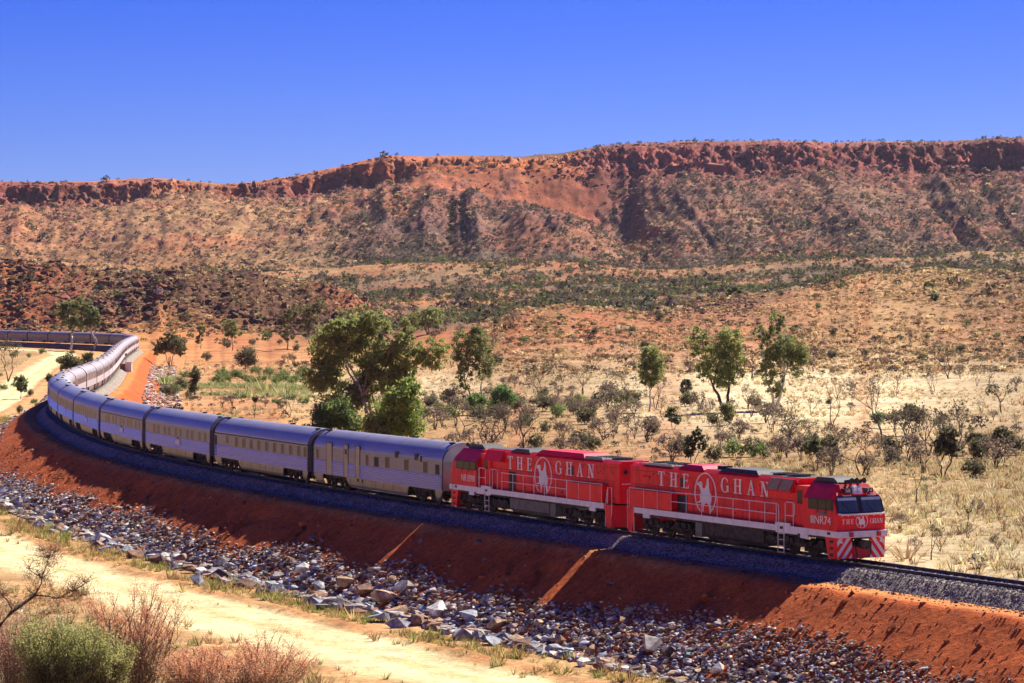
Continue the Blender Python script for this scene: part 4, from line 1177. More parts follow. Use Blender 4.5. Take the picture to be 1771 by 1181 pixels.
def carriage(idx, label, wins, lod, extra=None):
    t = thing('carriage', label, 'carriage', group='silver carriages of the train')
    glare_cut = idx >= 8  # far sunlit carriages get browner, duller copies, sun glare toned down in colour
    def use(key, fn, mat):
        if not glare_cut: return shared(key, fn)
        k2 = ('glare_cut', key)
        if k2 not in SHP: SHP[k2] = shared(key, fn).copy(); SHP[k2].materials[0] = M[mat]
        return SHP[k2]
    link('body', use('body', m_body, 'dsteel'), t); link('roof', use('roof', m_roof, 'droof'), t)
    gaps = sorted(extra.get('doors', [])) if extra else []
    segs, x = [], -HL + .25
    for a, c in gaps: segs.append((x, a)); x = c
    segs.append((x, HL - .25))
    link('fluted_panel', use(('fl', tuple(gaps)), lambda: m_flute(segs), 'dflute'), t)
    for nm, a, c, s0, s1 in (('sk1', -HL, -9.6, .75, 0.0), ('sk2', -5.2, 5.9, .55, -.55), ('sk3', 10.2, HL, -.1, -.75)):
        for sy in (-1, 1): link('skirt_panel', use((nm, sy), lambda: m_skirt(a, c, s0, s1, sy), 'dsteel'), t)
    link('underframe', shared('under', m_under), t)
    for x in (-HL - .0, HL + .0): link('end_rim', shared('rim', m_rim), t, loc=(x + (.07 if x < 0 else -.07), 0, 0))
    link('gangway', shared('gang', m_gang), t, loc=(-HL - .29, 0, 0))
    for x in (-7.7, 8.1): add_bogie(t, x, BG_C, WH_C, 2, 2.5, .44, lod < 2)
    if lod < 3:
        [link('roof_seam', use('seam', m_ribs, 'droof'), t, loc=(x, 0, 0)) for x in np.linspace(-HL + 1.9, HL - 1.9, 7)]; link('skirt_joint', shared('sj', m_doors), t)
        for x, y in ((-10.7, .5), (-10.7, -.5), (10.7, -.5), (3.0, .2)):
            z = float(np.interp(abs(y), [0, .2, .5, .82], [4.115, 4.1, 4.03, 3.88]))
            link('roof_vent', shared('vent', m_vent), t, loc=(x, y, z))
    for sy in (-1, 1):
        for w in wins:
            x, ww, hh, zz = (w, .66, .72, 2.42) if not isinstance(w, tuple) else w
            o = link('window', shared(('w', ww, hh), lambda: m_window(ww, hh)), t, loc=(x, sy * 1.5, zz))
            if sy > 0: o.rotation_euler[2] = pi
            link('pane', shared(('p', ww, hh), lambda: m_pane(ww, hh)), o)
    if extra:
        for a, c in gaps:
            b = MB(); b.box(a + .05, c - .05, -1.525, -1.49, 1.06, 3.26); dm = b.build('baggage_door', M['skirt'], t)
            b = MB()
            for x in (a, c - .05): b.box(x, x + .05, -1.53, -1.49, 1.04, 3.34)
            b.box(a, c, -1.535, -1.49, 3.27, 3.32); b.build('door_frame', M['under'], dm)
        for x, z, w, h in extra.get('holes', []):
            b = MB(); b.box(x - w / 2, x + w / 2, -1.53, -1.4, z - h / 2, z + h / 2); b.build('vent_opening', M['black'], t)
        for x in extra.get('louvres', []):
            link('louvre', shared('louv', m_louv), t, loc=(x, -1.5, 2.36))
        for x in extra.get('plates', []):
            b = MB(); b.box(x - .8, x + .8, -1.55, -1.5, 1.42, 1.86); pl = b.build('destination_plate', M['cream'], t)
            b = MB(); b.box(x - .12, x + .12, -1.555, -1.5, 1.88, 2.04); b.box(x - .7, x + .82, -1.556, -1.5, 1.86, 1.9); b.box(x + .8, x + .86, -1.556, -1.5, 1.42, 1.9); b.build('plate_edge', M['gang'], pl)
        for x in extra.get('bars', []): link('end_panel', shared('bar', m_bar), t, loc=(x, -1.5, 2.0))
    return t

W2 = [-7.9 + .55] and [(-8.0, .5, .55, 2.5)] + [-5.6, -3.75, -1.9, -.05, 1.85, 3.75, 5.6, 7.45, 9.3, 10.75]
W3 = [-8.0, -6.5, -4.1, -2.5, -.1, 1.5, 3.9, 5.5, 8.0, 9.8]
GEN = [-9.2, -7.4, -5.6, -3.8, -2.0, -.2, 1.6, 3.4, 5.2, 7.0, 8.8]
ORD = ['first', 'second', 'third', 'fourth', 'fifth', 'sixth', 'seventh', 'eighth', 'ninth', 'tenth', 'eleventh', 'twelfth', 'thirteenth', 'fourteenth', 'fifteenth', 'sixteenth',
       'seventeenth', 'eighteenth', 'nineteenth', 'twentieth', 'twenty-first', 'twenty-second', 'twenty-third', 'twenty-fourth', 'twenty-fifth', 'twenty-sixth', 'twenty-seventh',
       'twenty-eighth', 'twenty-ninth', 'thirtieth', 'thirty-first', 'thirty-second', 'thirty-third', 'thirty-fourth', 'thirty-fifth', 'thirty-sixth', 'thirty-seventh', 'thirty-eighth', 'thirty-ninth']
LBL = {0: 'silver baggage carriage with tall doors, first behind the red locomotives',
       1: 'silver carriage with a long row of single windows, second behind the locomotives',
       2: 'silver carriage with paired windows, third behind the locomotives',
       3: 'silver carriage with paired windows, fourth behind the locomotives'}
for i in range(38):
    s0 = 55.7 + 23.97 * i
    where = 'on the near bend' if i < 9 else 'on the straight running away' if i < 27 else 'on the far line under the rocky hill'
    label = LBL.get(i, f'silver carriage {where}, {ORD[i]} behind the red locomotives')
    ex = None; lod = 1 if i < 7 else 2 if i < 22 else 3
    if i == 0:
        wins = [(-10.55, .42, .7, 2.4), (-1.35, .42, .7, 2.4), 2.2, 5.45, 8.6]
        ex = dict(doors=[(-8.85, -7.75), (-5.55, -4.75), (-3.45, -2.6)], holes=[(3.8, 3.02, .5, .42), (7.1, 3.02, .5, .42), (7.9, 2.92, .24, .36), (-5.15, 2.8, .34, .36), (-5.2, .9, .26, .2), (-3.0, .92, .3, .2), (-2.2, .92, .16, .2)],
                  louvres=[.1, .5, 10.4, 10.65])
    elif i == 1: wins, ex = W2, dict(bars=[-10.95])
    elif i == 2: wins, ex = W3, dict(plates=[.6])
    elif i in (3, 4, 5): wins, ex = W3 if i != 4 else GEN, dict(plates=[.6])
    else: wins = [W3, GEN, GEN[::2], W2][i % 4]
    c = carriage(i, label, wins, lod, ex)
    place(c, s0 + (.2 if i == 0 else 0), HL)
# ------------------------------------------------------------------ broken rock along the foot of the bank
def hull_rock(seed, n=13, flat=.75):
    r = random.Random(seed); bm = bmesh.new()
    for k in range(n):
        v = Vector((r.gauss(0, 1), r.gauss(0, 1), r.gauss(0, 1))).normalized() * r.uniform(.75, 1.05)
        bm.verts.new((v.x * r.uniform(.9, 1.25), v.y * .9, v.z * flat))
    res = bmesh.ops.convex_hull(bm, input=bm.verts)
    bmesh.ops.delete(bm, geom=list({g for g in res['geom_interior'] + res['geom_unused'] if isinstance(g, bmesh.types.BMVert)}), context='VERTS')
    bmesh.ops.triangulate(bm, faces=bm.faces); bmesh.ops.recalc_face_normals(bm, faces=bm.faces)
    bm.verts.ensure_lookup_table(); bm.verts.index_update()
    V = np.array([v.co[:] for v in bm.verts]); F = np.array([[v.index for v in f.verts] for f in bm.faces]); bm.free()
    return V, F, None
BSHORT = ['the broad flat-topped pale boulder', 'the leaning angular tan boulder', 'the upright sunlit brown boulder', 'the rounded blue-grey boulder', 'the tan slab behind the brown boulder', 'the tall slanting grey boulder',
          'the peaked blue-grey boulder', 'the whitish boulder high on the pile', 'the sloping grey boulder', 'the blue-grey block by the verge', 'the lone reddish brown boulder', 'the low grey verge boulder', 'the dark brown verge boulder',
          'the flat brown boulder', 'the long brown slab', 'the white-topped boulder', 'the shaded brown block', 'the flat reddish slab', 'the big grey bend boulder', 'the grey boulder nearest the road', 'the brown boulder between two grey ones',
          'the pale block below the bend', 'the tan verge boulder', 'the half buried grey boulder', 'the tan boulder by the peaked one', 'the grey boulder above the brown one', 'the tan block mid-pile', 'the pale slab below the nose',
          'the small brown block by the road', 'the dark block by the pale boulder']
ROCKS = [hull_rock(k, 11 + k % 6, .62 + .05 * (k % 5)) for k in range(16)]
RCOL = {'grey': (.44, .37, .32), 'bluish grey': (.33, .34, .37), 'brown': (.33, .18, .105), 'tan': (.56, .36, .21), 'pale': (.74, .67, .60), 'dark': (.15, .10, .08)}
RNAMES = list(RCOL); RPROB = [.30, .20, .19, .13, .06, .12]

def proj(x, y, z): return UC + FPX * x / y, YH + FPX * (HCAM - z) / y
def clock(du, dv):
    if abs(du) > 1.2 * abs(dv): return 'right of' if du > 0 else 'left of'
    return 'in front of' if dv > 0 else 'behind'
def tell_apart(items, anchors):
    """items: (u, v, words); anchors: (u, v, words) - words that place each item by the landmark nearest to it"""
    got = []
    for k, (u, v, w) in enumerate(items):
        a = min(anchors, key=lambda q: (q[0] - u) ** 2 + 2.5 * (q[1] - v) ** 2); got.append((w, clock(u - a[0], v - a[1]), a[2], math.hypot(u - a[0], v - a[1]), k))
    fam = {}
    for g in got: fam.setdefault(g[:3], []).append(g)
    out = [None] * len(items); nth = ['nearest', 'second', 'third', 'fourth', 'fifth', 'sixth', 'seventh', 'eighth', 'ninth', 'tenth', 'eleventh', 'twelfth', 'thirteenth', 'fourteenth', 'fifteenth', 'sixteenth', 'seventeenth', 'eighteenth']
    for (w, dr, an), lst in fam.items():
        lst.sort(key=lambda g: g[3])
        for i, g in enumerate(lst):
            out[g[4]] = f'{w} {dr} {an}' if len(lst) == 1 else f'{nth[min(i, 17)]} {w} {dr} {an}'
    return out
BIGSHORT = {}
def build_rocks():
    n = 31000
    s = np.concatenate([RG.uniform(-30, 150, n), RG.uniform(150, 470, 11000), RG.uniform(-32, 24, 9000)])
    d = 12.6 - 7.4 * RG.random(len(s)) ** 1.05
    top = 7.4 + 1.1 * fbm(s / 9, s * 0, 4, 101) + .9 * np.sin(s / 21.) + np.interp(s, [-30, -8, 15, 45, 70, 110, 160, 470], [1.8, 1.1, .1, -.2, 1.5, 1.7, .8, .6])
    keep = d > top + RG.normal(0, .35, len(s)); s, d, top = s[keep], d[keep], top[keep]
    t = np.clip((d - top) / (12.6 - top), 0, 1)
    size = (.085 + .10 * t) * np.exp(RG.normal(0, .42, len(s)))
    size *= np.interp(s, [-30, 5, 25, 150, 300], [.75, .8, 1.15, 1.1, 1.25])
    # a line of real boulders at the foot
    nb = 150; sb = np.concatenate([RG.uniform(0, 110, nb), RG.uniform(110, 330, 40)]); db = RG.normal(12.2, .75, len(sb)); zb = RG.uniform(.34, .72, len(sb)) * np.interp(sb, [0, 20, 60, 330], [.7, 1.15, 1.1, 1.1])
    # hand-seen large blocks: (u, y, half size, colour, words)
    BIG = [(758, 1062, .95, 'pale', 'broad pale flat-topped boulder jutting out at the foot of the rock pile'),
           (668, 1040, .95, 'tan', 'large angular tan boulder leaning against a bigger grey block'),
           (632, 1030, .85, 'brown', 'upright brown boulder facing the dirt road with a sunlit top'),
           (548, 1022, .75, 'bluish grey', 'rounded blue-grey boulder at the edge of the dirt road'),
           (600, 1015, .8, 'tan', 'pale tan slab lying behind the upright brown boulder'),
           (700, 1022, .8, 'grey', 'tall grey boulder with a slanting top behind the flat-topped pale one'),
           (813, 1072, .8, 'bluish grey', 'blue-grey boulder with a peaked top beside the grassy verge'),
           (523, 988, .65, 'pale', 'whitish rounded boulder high on the rock pile above the road'),
           (1128, 1122, .75, 'grey', 'grey boulder with a sloping face below the leading locomotive'),
           (1040, 1135, .5, 'bluish grey', 'blue-grey block lying by the verge near the leading locomotive'),
           (422, 1018, .8, 'brown', 'reddish brown boulder standing alone on the grass verge'),
           (340, 1012, .8, 'bluish grey', 'low grey boulder at the outer edge of the verge grass'),
           (372, 1005, .6, 'brown', 'dark brown boulder next to a low grey one on the verge'),
           (312, 972, .75, 'brown', 'flat brown boulder at the foot of the rock pile by the bend'),
           (276, 975, .8, 'brown', 'long brown slab at the road edge below the carriages'),
           (178, 938, .9, 'pale', 'white-topped boulder on the edge of the rock pile near the bend'),
           (168, 948, .7, 'brown', 'brown block in the shade of a white-topped boulder'),
           (235, 965, .8, 'brown', 'reddish slab lying flat at the foot of the rock pile'),
           (88, 895, .85, 'bluish grey', 'big grey boulder by the left end of the rock pile'),
           (30, 872, .8, 'grey', 'grey boulder at the left end of the rock pile nearest the road'),
           (45, 880, .6, 'brown', 'brown boulder between two grey ones at the left end of the rock pile'),
           (130, 905, .6, 'pale', 'pale block at the foot of the rock pile below the bend'),
           (968, 1110, .5, 'tan', 'tan boulder at the verge below the second locomotive'),
           (905, 1093, .55, 'grey', 'grey boulder half buried at the foot of the rock pile below the second locomotive'),
           (860, 1085, .6, 'tan', 'tan boulder beside a blue-grey peaked one at the verge'),
           (480, 1000, .6, 'grey', 'grey boulder above the lone brown one at the verge'),
           (450, 985, .5, 'tan', 'tan angular block in the middle of the rock pile'),
           (1240, 1162, .5, 'pale', 'pale slab at the very foot of the rocks below the nose of the train'),
           (650, 1062, .5, 'brown', 'small brown block in front of the tan boulder by the road'),
           (720, 1075, .45, 'dark', 'dark block in the gap beside the broad pale boulder')]
    mats = {k: paint(k.replace(' ', '_') + '_rock', c, .9, var=.42, scale=2.2, bump=.7, bscale=5) for k, c in RCOL.items()}
    meshes = {}
    def rock_mesh(k, c):
        if (k, c) not in meshes:
            V, F, _ = ROCKS[k]; meshes[k, c] = tri_mesh('rock', V, F, mats[c])
        return meshes[k, c]
    pts = unproject([(q[0], q[1]) for q in BIG])
    for q, p in zip(BIG, pts):
        k = rnd.randrange(16); sz = q[2] * .95
        o = link('boulder', rock_mesh(k, q[3]), loc=(p[0], p[1], p[2] + sz * .3), label=q[4], category='boulder', group='large boulders at the foot of the embankment')
        o.rotation_euler = (rnd.uniform(-.3, .3), rnd.uniform(-.3, .3), rnd.uniform(0, 6.3)); o.scale = (sz * rnd.uniform(.95, 1.25), sz, sz * rnd.uniform(.8, 1.1))
    anch = []
    for q, p, sh in zip(BIG, pts, BSHORT):
        a = proj(*p); anch.append((a[0], a[1], sh))
    s = np.concatenate([s, sb]); d = np.concatenate([d, db]); size = np.concatenate([size, zb]); 
    cx, cy, ch = tr(s); x, y = cx - np.sin(ch) * d, cy + np.cos(ch) * d
    z = ground_z(x, y, s, d)
    big = np.array([(p[0], p[1]) for p in pts]); dm = np.min(np.hypot(x[:, None] - big[None, :, 0], y[:, None] - big[None, :, 1]), 1)
    keep = (dm > .5 + size * .6) & (y > 60); s, d, x, y, z, size = [q[keep] for q in (s, d, x, y, z, size)]
    u = UC + FPX * x / y; v = YH + FPX * (HCAM - z) / y
    ci = RG.choice(len(RNAMES), len(s), p=RPROB); pk = RG.integers(0, 16, len(s)); rz = RG.random(len(s)) * 6.3; tl = RG.uniform(-.7, .7, len(s))
    inview = (u > 5) & (u < 1765) & (v < 1175)
    order = np.argsort(-np.where(inview, size / y, 0))[:255]
    solo = np.zeros(len(s), bool); solo[order] = True
    words = tell_apart([(u[i], v[i], ('chunky ' if size[i] > .36 else 'small ') + RNAMES[ci[i]] + ' rock') for i in order], anch)
    for wd, i in zip(words, order):
        c = RNAMES[ci[i]]; uu = u[i]
        zone = 'on the bend below the carriages' if uu < 240 else 'below the third carriage' if uu < 400 else 'below the first two carriages' if uu < 760 else 'below the second locomotive' if uu < 1070 else 'below the leading locomotive'
        szw = 'mid-sized' if size[i] > .36 else 'small'
        row = 'at the foot of the rock pile' if d[i] > 11.3 else 'up in the rock pile'
        o = link('rock', rock_mesh(int(pk[i]), c), loc=(x[i], y[i], z[i] + size[i] * .25), label=wd, category='rock', group='rocks piled along the foot of the embankment')
        o.rotation_euler = (tl[i] * .6, 0, rz[i]); q = size[i]; o.scale = (q * 1.15, q, q * .95)
    m = ~solo
    tint = np.array([RCOL[k] for k in RNAMES])[ci[m]] * np.exp(RG.normal(0, .28, m.sum()))[:, None] * (1 + RG.normal(0, .05, (m.sum(), 3)))
    sc = np.stack([size[m] * 1.2, size[m], size[m] * .9], 1)
    V, F, T = tile(ROCKS, np.stack([x[m], y[m], z[m] + size[m] * .18], 1), sc, rz[m], tint, pk[m], tl[m])
    link('broken_rock', tri_mesh('broken_rock', V, F, M['stone'], np.clip(T, .02, .7)), kind='stuff')
    # the far side of the bank on the distant straight carries rock too
    n = 2600; s = RG.uniform(330, 640, n); d = -RG.uniform(7.2, 13.5, n); keep = (fbm(s / 14, d / 3, 3, 7) > -.25); s, d = s[keep], d[keep]
    cx, cy, ch = tr(s); x, y = cx - np.sin(ch) * d, cy + np.cos(ch) * d; z = ground_z(x, y, s, d)
    ci = RG.choice(4, len(s), p=[.3, .15, .2, .35]); cc = np.array([RCOL['grey'], RCOL['brown'], RCOL['tan'], RCOL['pale']])[ci]
    sz = .28 * np.exp(RG.normal(0, .45, len(s)))
    V, F, T = tile(ROCKS, np.stack([x, y, z + .08], 1), np.stack([sz * 1.2, sz, sz * .8], 1), RG.random(len(s)) * 6.3, cc)
    link('broken_rock', tri_mesh('broken_rock', V, F, M['stone'], T), kind='stuff')
    # clods and pebbles on the red batter
    n = 5200; s = RG.uniform(-32, 190, n); d = RG.uniform(3.2, 9.5, n)
    cx, cy, ch = tr(s); x, y = cx - np.sin(ch) * d, cy + np.cos(ch) * d; z = ground_z(x, y, s, d)
    sz = .055 * np.exp(RG.normal(0, .6, n)); cc = np.where((RG.random(n) < .82)[:, None], np.array((.40, .12, .045)), np.array((.28, .2, .17)))
    V, F, T = tile(ROCKS, np.stack([x, y, z + .01], 1), sz, RG.random(n) * 6.3, cc * RG.uniform(.6, 1.25, (n, 1)))
    link('clods', tri_mesh('clods', V, F, M['stone'], T), kind='stuff')
build_rocks()

# ------------------------------------------------------------------ scatter of scrub, hummocks and tufts
def leaf_ball(seed, n=26, flat=.8, lf=.34, hollow=.35):
    """loose ball of leaf-clump triangles, base at z = 0, radius 1"""
    r = np.random.default_rng(seed); V, F, S = [], [], []
    for k in range(n):
        a = r.normal(size=3); a /= np.linalg.norm(a); rad = hollow + (1 - hollow) * r.random() ** .5
        c = a * rad * np.array((1, 1, flat)) * (.75 + .35 * r.random()); c[2] = abs(c[2]) if r.random() < .5 else c[2]; c[2] += flat * .75
        e1 = r.normal(size=3); e1 /= np.linalg.norm(e1); e2 = np.cross(e1, r.normal(size=3)); e2 /= np.linalg.norm(e2)
        b = len(V); V += [c + e1 * lf, c - e1 * lf * .5 + e2 * lf * .8, c - e1 * lf * .5 - e2 * lf * .8]; F.append((b, b + 1, b + 2))
        S += [.75 + .5 * r.random()] * 3
    return np.array(V), np.array(F), np.array(S)
def tuft(seed, n=12, h=1., spread=.55, w=.05):
    r = np.random.default_rng(seed); V, F, S = [], [], []
    for k in range(n):
        a = r.random() * 6.28; o = r.random() * .3; tip = spread * (.4 + r.random()); hh = h * (.55 + .5 * r.random())
        p = np.array((cos(a) * o, sin(a) * o, 0)); q = np.array((-sin(a), cos(a), 0)) * w
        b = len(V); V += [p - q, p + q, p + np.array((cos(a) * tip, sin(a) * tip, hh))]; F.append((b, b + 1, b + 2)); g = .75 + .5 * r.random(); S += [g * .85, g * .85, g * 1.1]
    return np.array(V), np.array(F), np.array(S)
BALLS = [leaf_ball(k, 22 + 3 * (k % 3)) for k in range(8)]
FINE = [leaf_ball(40 + k, 60, .8, .22) for k in range(6)]
HUM = [leaf_ball(20 + k, 16, .55, .42, .6) for k in range(6)]
TUFTS = [tuft(k, 12 + k) for k in range(6)]

QC = (GV[:-1, :-1] + GV[1:, 1:]) / 2
_e1 = GV[1:, :-1] - GV[:-1, :-1]; _e2 = GV[:-1, 1:] - GV[:-1, :-1]
QA = np.abs(_e1[..., 0] * _e2[..., 1] - _e1[..., 1] * _e2[..., 0])
QR = np.hypot(QC[..., 0], QC[..., 1]); QU = UC + FPX * QC[..., 0] / np.maximum(QC[..., 1], 1)
QOK = (QC[..., 1] > 0) & (QU > -700) & (QU < 2500)
_slo = np.abs(GV[1:, :-1, 2] - GV[:-1, :-1, 2]) / np.maximum(np.hypot(_e1[..., 0], _e1[..., 1]), .1)
def sprinkle(n, dens):
    """n random spots on the ground sheet with probability area x density"""
    w = np.where(QOK, QA * dens, 0).ravel(); c = np.cumsum(w); c /= c[-1]
    k = np.searchsorted(c, RG.random(n)); i, j = np.unravel_index(k, QA.shape); a, b = RG.random(n)[:, None], RG.random(n)[:, None]
    P = GV[i, j] * (1 - a) * (1 - b) + GV[i + 1, j] * a * (1 - b) + GV[i, j + 1] * (1 - a) * b + GV[i + 1, j + 1] * a * b
    s, d = sd(P[:, 0], P[:, 1])
    near = (np.hypot(P[:, 0], P[:, 1]) < 1500) & (s > -250) & (s < 1250)
    ok = ~(near & (np.abs(d) < 8.5)) & ~(near & (d > 0) & (d < 27))
    P = P[ok]; s, d = s[ok], d[ok]
    nr = np.hypot(P[:, 0], P[:, 1]) < 1500
    P[nr, 2] = ground_z(P[nr, 0], P[nr, 1], s[nr], d[nr])
    return P
def win(a, b, x, w): return sstep(a - w, a + w, x) * (1 - sstep(b - w, b + w, x))

def scatter(name, n, dens, protos, size, cols, mat='scrub', sq=None, wide=1.):
    P = sprinkle(n, dens); m = len(P)
    sz = size[0] * np.exp(RG.normal(0, size[1], m))
    ci = RG.integers(0, len(cols), m); t = np.array(cols)[ci] * RG.uniform(.7, 1.3, (m, 1)) * (1 + RG.normal(0, .05, (m, 3)))
    sc = np.stack([sz * wide, sz * wide, sz * RG.uniform(.7, 1.15, m)], 1)
    V, F, T = tile(protos, P - np.array((0, 0, .06)) * sz[:, None], sc, RG.random(m) * 6.3, t)
    return link(name, tri_mesh(name, V, F, M[mat], np.clip(T, .01, .7)), kind='stuff')

GRNS = [(.11, .12, .040), (.085, .10, .038), (.14, .14, .05), (.12, .095, .055)]
DRKS = [(.10, .08, .06), (.125, .10, .08), (.085, .08, .052), (.13, .11, .065)]
STRW = [(.60, .46, .24), (.54, .40, .19), (.66, .54, .31), (.44, .32, .15)]
SPIN = [(.50, .35, .17), (.40, .27, .13), (.54, .40, .22), (.28, .18, .09), (.16, .09, .055)]
nb = fbm(QC[..., 0] / 60, QC[..., 1] / 60, 4, 120); nbs = fbm(QC[..., 0] / 22, QC[..., 1] / 22, 4, 121)
# range: scrub on the slopes, thicker low down and towards the right
dr = win(2255, 2690, QR, 25) * np.clip(.6 + .7 * nb, .1, 2) * np.interp(QU, [-100, 300, 550, 700, 1000, 1100, 1800], [.35, .3, .55, 1.5, 1.5, 1.3, 1.5]) * np.interp(QR, [2250, 2500, 2690], [1.6, 1., .7])
red = win(700, 1050, QU, 25) * win(2545, 2690, QR, 15); dr = dr * (1 - .93 * red)
scatter('range_scrub', 34000, dr, BALLS, (.80, .6), DRKS)
scatter('range_tussocks', 8000, win(2255, 2690, QR, 25) * np.clip(.5 + nbs, .05, 2) * (1 - .7 * red), HUM, (1.25, .35), SPIN)
scatter('escarpment_blocks', 6500, win(2668, 2762, QR, 8) * np.interp(QU, [-100, 330, 350, 420, 440, 700, 760, 940, 1000, 1800], [1, 1, .2, .2, 1, 1, .1, .15, 1, 1.2]) * np.clip(.5 + nbs, .05, 2), ROCKS, (1.4, .55), [(.34, .12, .085), (.27, .10, .075), (.42, .22, .17), (.20, .085, .065)], 'stone')
scatter('range_stones', 7000, win(2255, 2690, QR, 25) * np.clip(nbs, 0, 2), ROCKS, (.9, .5), [(.34, .13, .09), (.40, .22, .14), (.20, .10, .07)], 'stone')
scatter('ridge_top_scrub', 900, win(2716, 2805, QR, 4) * np.interp(QU, [0, 950, 1050, 1800], [.12, .15, 1, 1.2]), BALLS, (1.3, .45), DRKS)
# valley between the hills and the range
dv = 1.5 * win(1420, 2040, QR, 40) * np.clip(.45 + 1.5 * nb, .05, 2) + .5 * win(2040, 2240, QR, 40) + .12 * win(1000, 2240, QR, 40) + .9 * (1.6 * win(1000, 1330, QR, 30) * win(660, 1180, QU, 40) * (1 - win(0, 840, QU, 30) * (1 - sstep(1040, 1100, QR)))) * np.clip(.5 + nb, 0, 2)
scatter('valley_scrub', 16000, dv * np.interp(QU, [0, 500, 640, 1250, 1500, 1800], [.4, .7, 1.2, 1.2, .7, .6]), BALLS, (1.25, .45), GRNS + DRKS)
scatter('valley_tussocks', 9000, win(1350, 2240, QR, 40), HUM, (.8, .35), SPIN)
# right hill: spinifex hummocks and dark stones
hr = win(640, 1330, QR, 30) * win(830, 2400, QU, 40)
scatter('spinifex', 26000, hr * np.clip(.55 + nbs, .08, 2), HUM, (.58, .40), SPIN)
scatter('hill_stones', 11000, hr * (np.clip(nb + .6 * nbs - .05, 0, 2) + 1.6 * win(1130, 1310, QU, 30) * win(930, 1060, QR, 25) + 1.6 * win(1690, 2200, QU, 20) * win(1120, 1300, QR, 25)), ROCKS, (.55, .45), [(.16, .085, .06), (.12, .06, .045), (.24, .12, .07)], 'stone')
scatter('hill_scrub', 420, hr * np.clip(.3 + nb, 0, 2), FINE, (.95, .35), DRKS + GRNS)
# left hill: broken ledges, tussocks
hl = win(1115, 1260, QR, 12) * (1 - sstep(600, 700, QU))
scatter('ledge_rocks', 12000, hl * np.clip(.4 + nbs + nb, .05, 2), ROCKS, (.85, .5), [(.20, .09, .055), (.13, .065, .045), (.27, .12, .07), (.10, .055, .04)], 'stone')
scatter('hill_tussocks', 9000, hl * np.clip(.4 - nbs, .05, 2), HUM, (.62, .35), SPIN)
scatter('hill_scrub', 420, hl * np.clip(.3 + nb, .05, 2), BALLS, (1.2, .4), DRKS + GRNS)
# plain
pl = win(96, 300, QR, 8); pm = win(280, 800, QR, 30)
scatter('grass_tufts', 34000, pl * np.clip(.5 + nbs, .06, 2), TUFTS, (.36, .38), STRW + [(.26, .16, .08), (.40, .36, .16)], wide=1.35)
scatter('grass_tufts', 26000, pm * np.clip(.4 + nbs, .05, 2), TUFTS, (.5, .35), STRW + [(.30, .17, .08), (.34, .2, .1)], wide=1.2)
scatter('low_scrub', 1500, pm * np.clip(nb + .1, 0, 2) + .5 * win(190, 330, QR, 20) * np.clip(nb, 0, 2), FINE, (.55, .35), DRKS + [(.13, .10, .075)])

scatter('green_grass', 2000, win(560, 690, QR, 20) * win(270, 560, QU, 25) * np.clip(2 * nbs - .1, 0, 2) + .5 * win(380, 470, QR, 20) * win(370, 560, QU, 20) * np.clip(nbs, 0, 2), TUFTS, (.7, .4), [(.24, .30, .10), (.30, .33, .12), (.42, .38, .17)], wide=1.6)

# verge grass between the rocks and the road, and on the near side
def verge():
    n = 9000; s = RG.uniform(-28, 330, n) ; d = np.where(RG.random(n) < .8, RG.normal(14.4, 1.3, n), RG.uniform(24, 29, n))
    k = (fbm(s / 5, d / 2, 3, 130) > -.12) & (d > 12.2); s, d = s[k], d[k]
    cx, cy, ch = tr(s); x, y = cx - np.sin(ch) * d, cy + np.cos(ch) * d; k = y > 100; s, d, x, y = s[k], d[k], x[k], y[k]
    z = ground_z(x, y, s, d); m = len(s)
    cols = np.array([(.50, .38, .15), (.42, .30, .12), (.20, .23, .06), (.30, .27, .09), (.36, .22, .10)]); g = sstep(.05, .3, fbm(s / 6, d / 2, 3, 135))
    ci = np.where(RG.random(m) < .25 + .5 * g, RG.integers(2, 4, m), RG.choice([0, 1, 4], m))
    sz = .30 * np.exp(RG.normal(0, .4, m))
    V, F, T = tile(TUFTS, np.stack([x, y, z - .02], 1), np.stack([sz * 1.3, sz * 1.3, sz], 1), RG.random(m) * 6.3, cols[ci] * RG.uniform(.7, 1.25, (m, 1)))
    link('verge_grass', tri_mesh('verge_grass', V, F, M['scrub'], T), kind='stuff')
verge()
# ------------------------------------------------------------------ trees
def branch(b, p0, p1, r0, r1, rr, wob=.12, seg=5, n=6, mi=0):
    p0, p1 = Vector(p0), Vector(p1); L = (p1 - p0).length; pts, rad = [], []
    o1 = Vector((rr.gauss(0, 1), rr.gauss(0, 1), rr.gauss(0, .4))) * L * wob
    for k in range(seg + 1):
        t = k / seg; q = p0.lerp(p1, t) + o1 * sin(pi * t) * (1 - .3 * t) + Vector((rr.gauss(0, 1), rr.gauss(0, 1), 0)) * L * .02 * (1 if 0 < k < seg else 0)
        q.z += L * .05 * sin(pi * t); pts.append(q); rad.append(r0 + (r1 - r0) * t)
    b.tube(pts, rad, n, mi); return pts

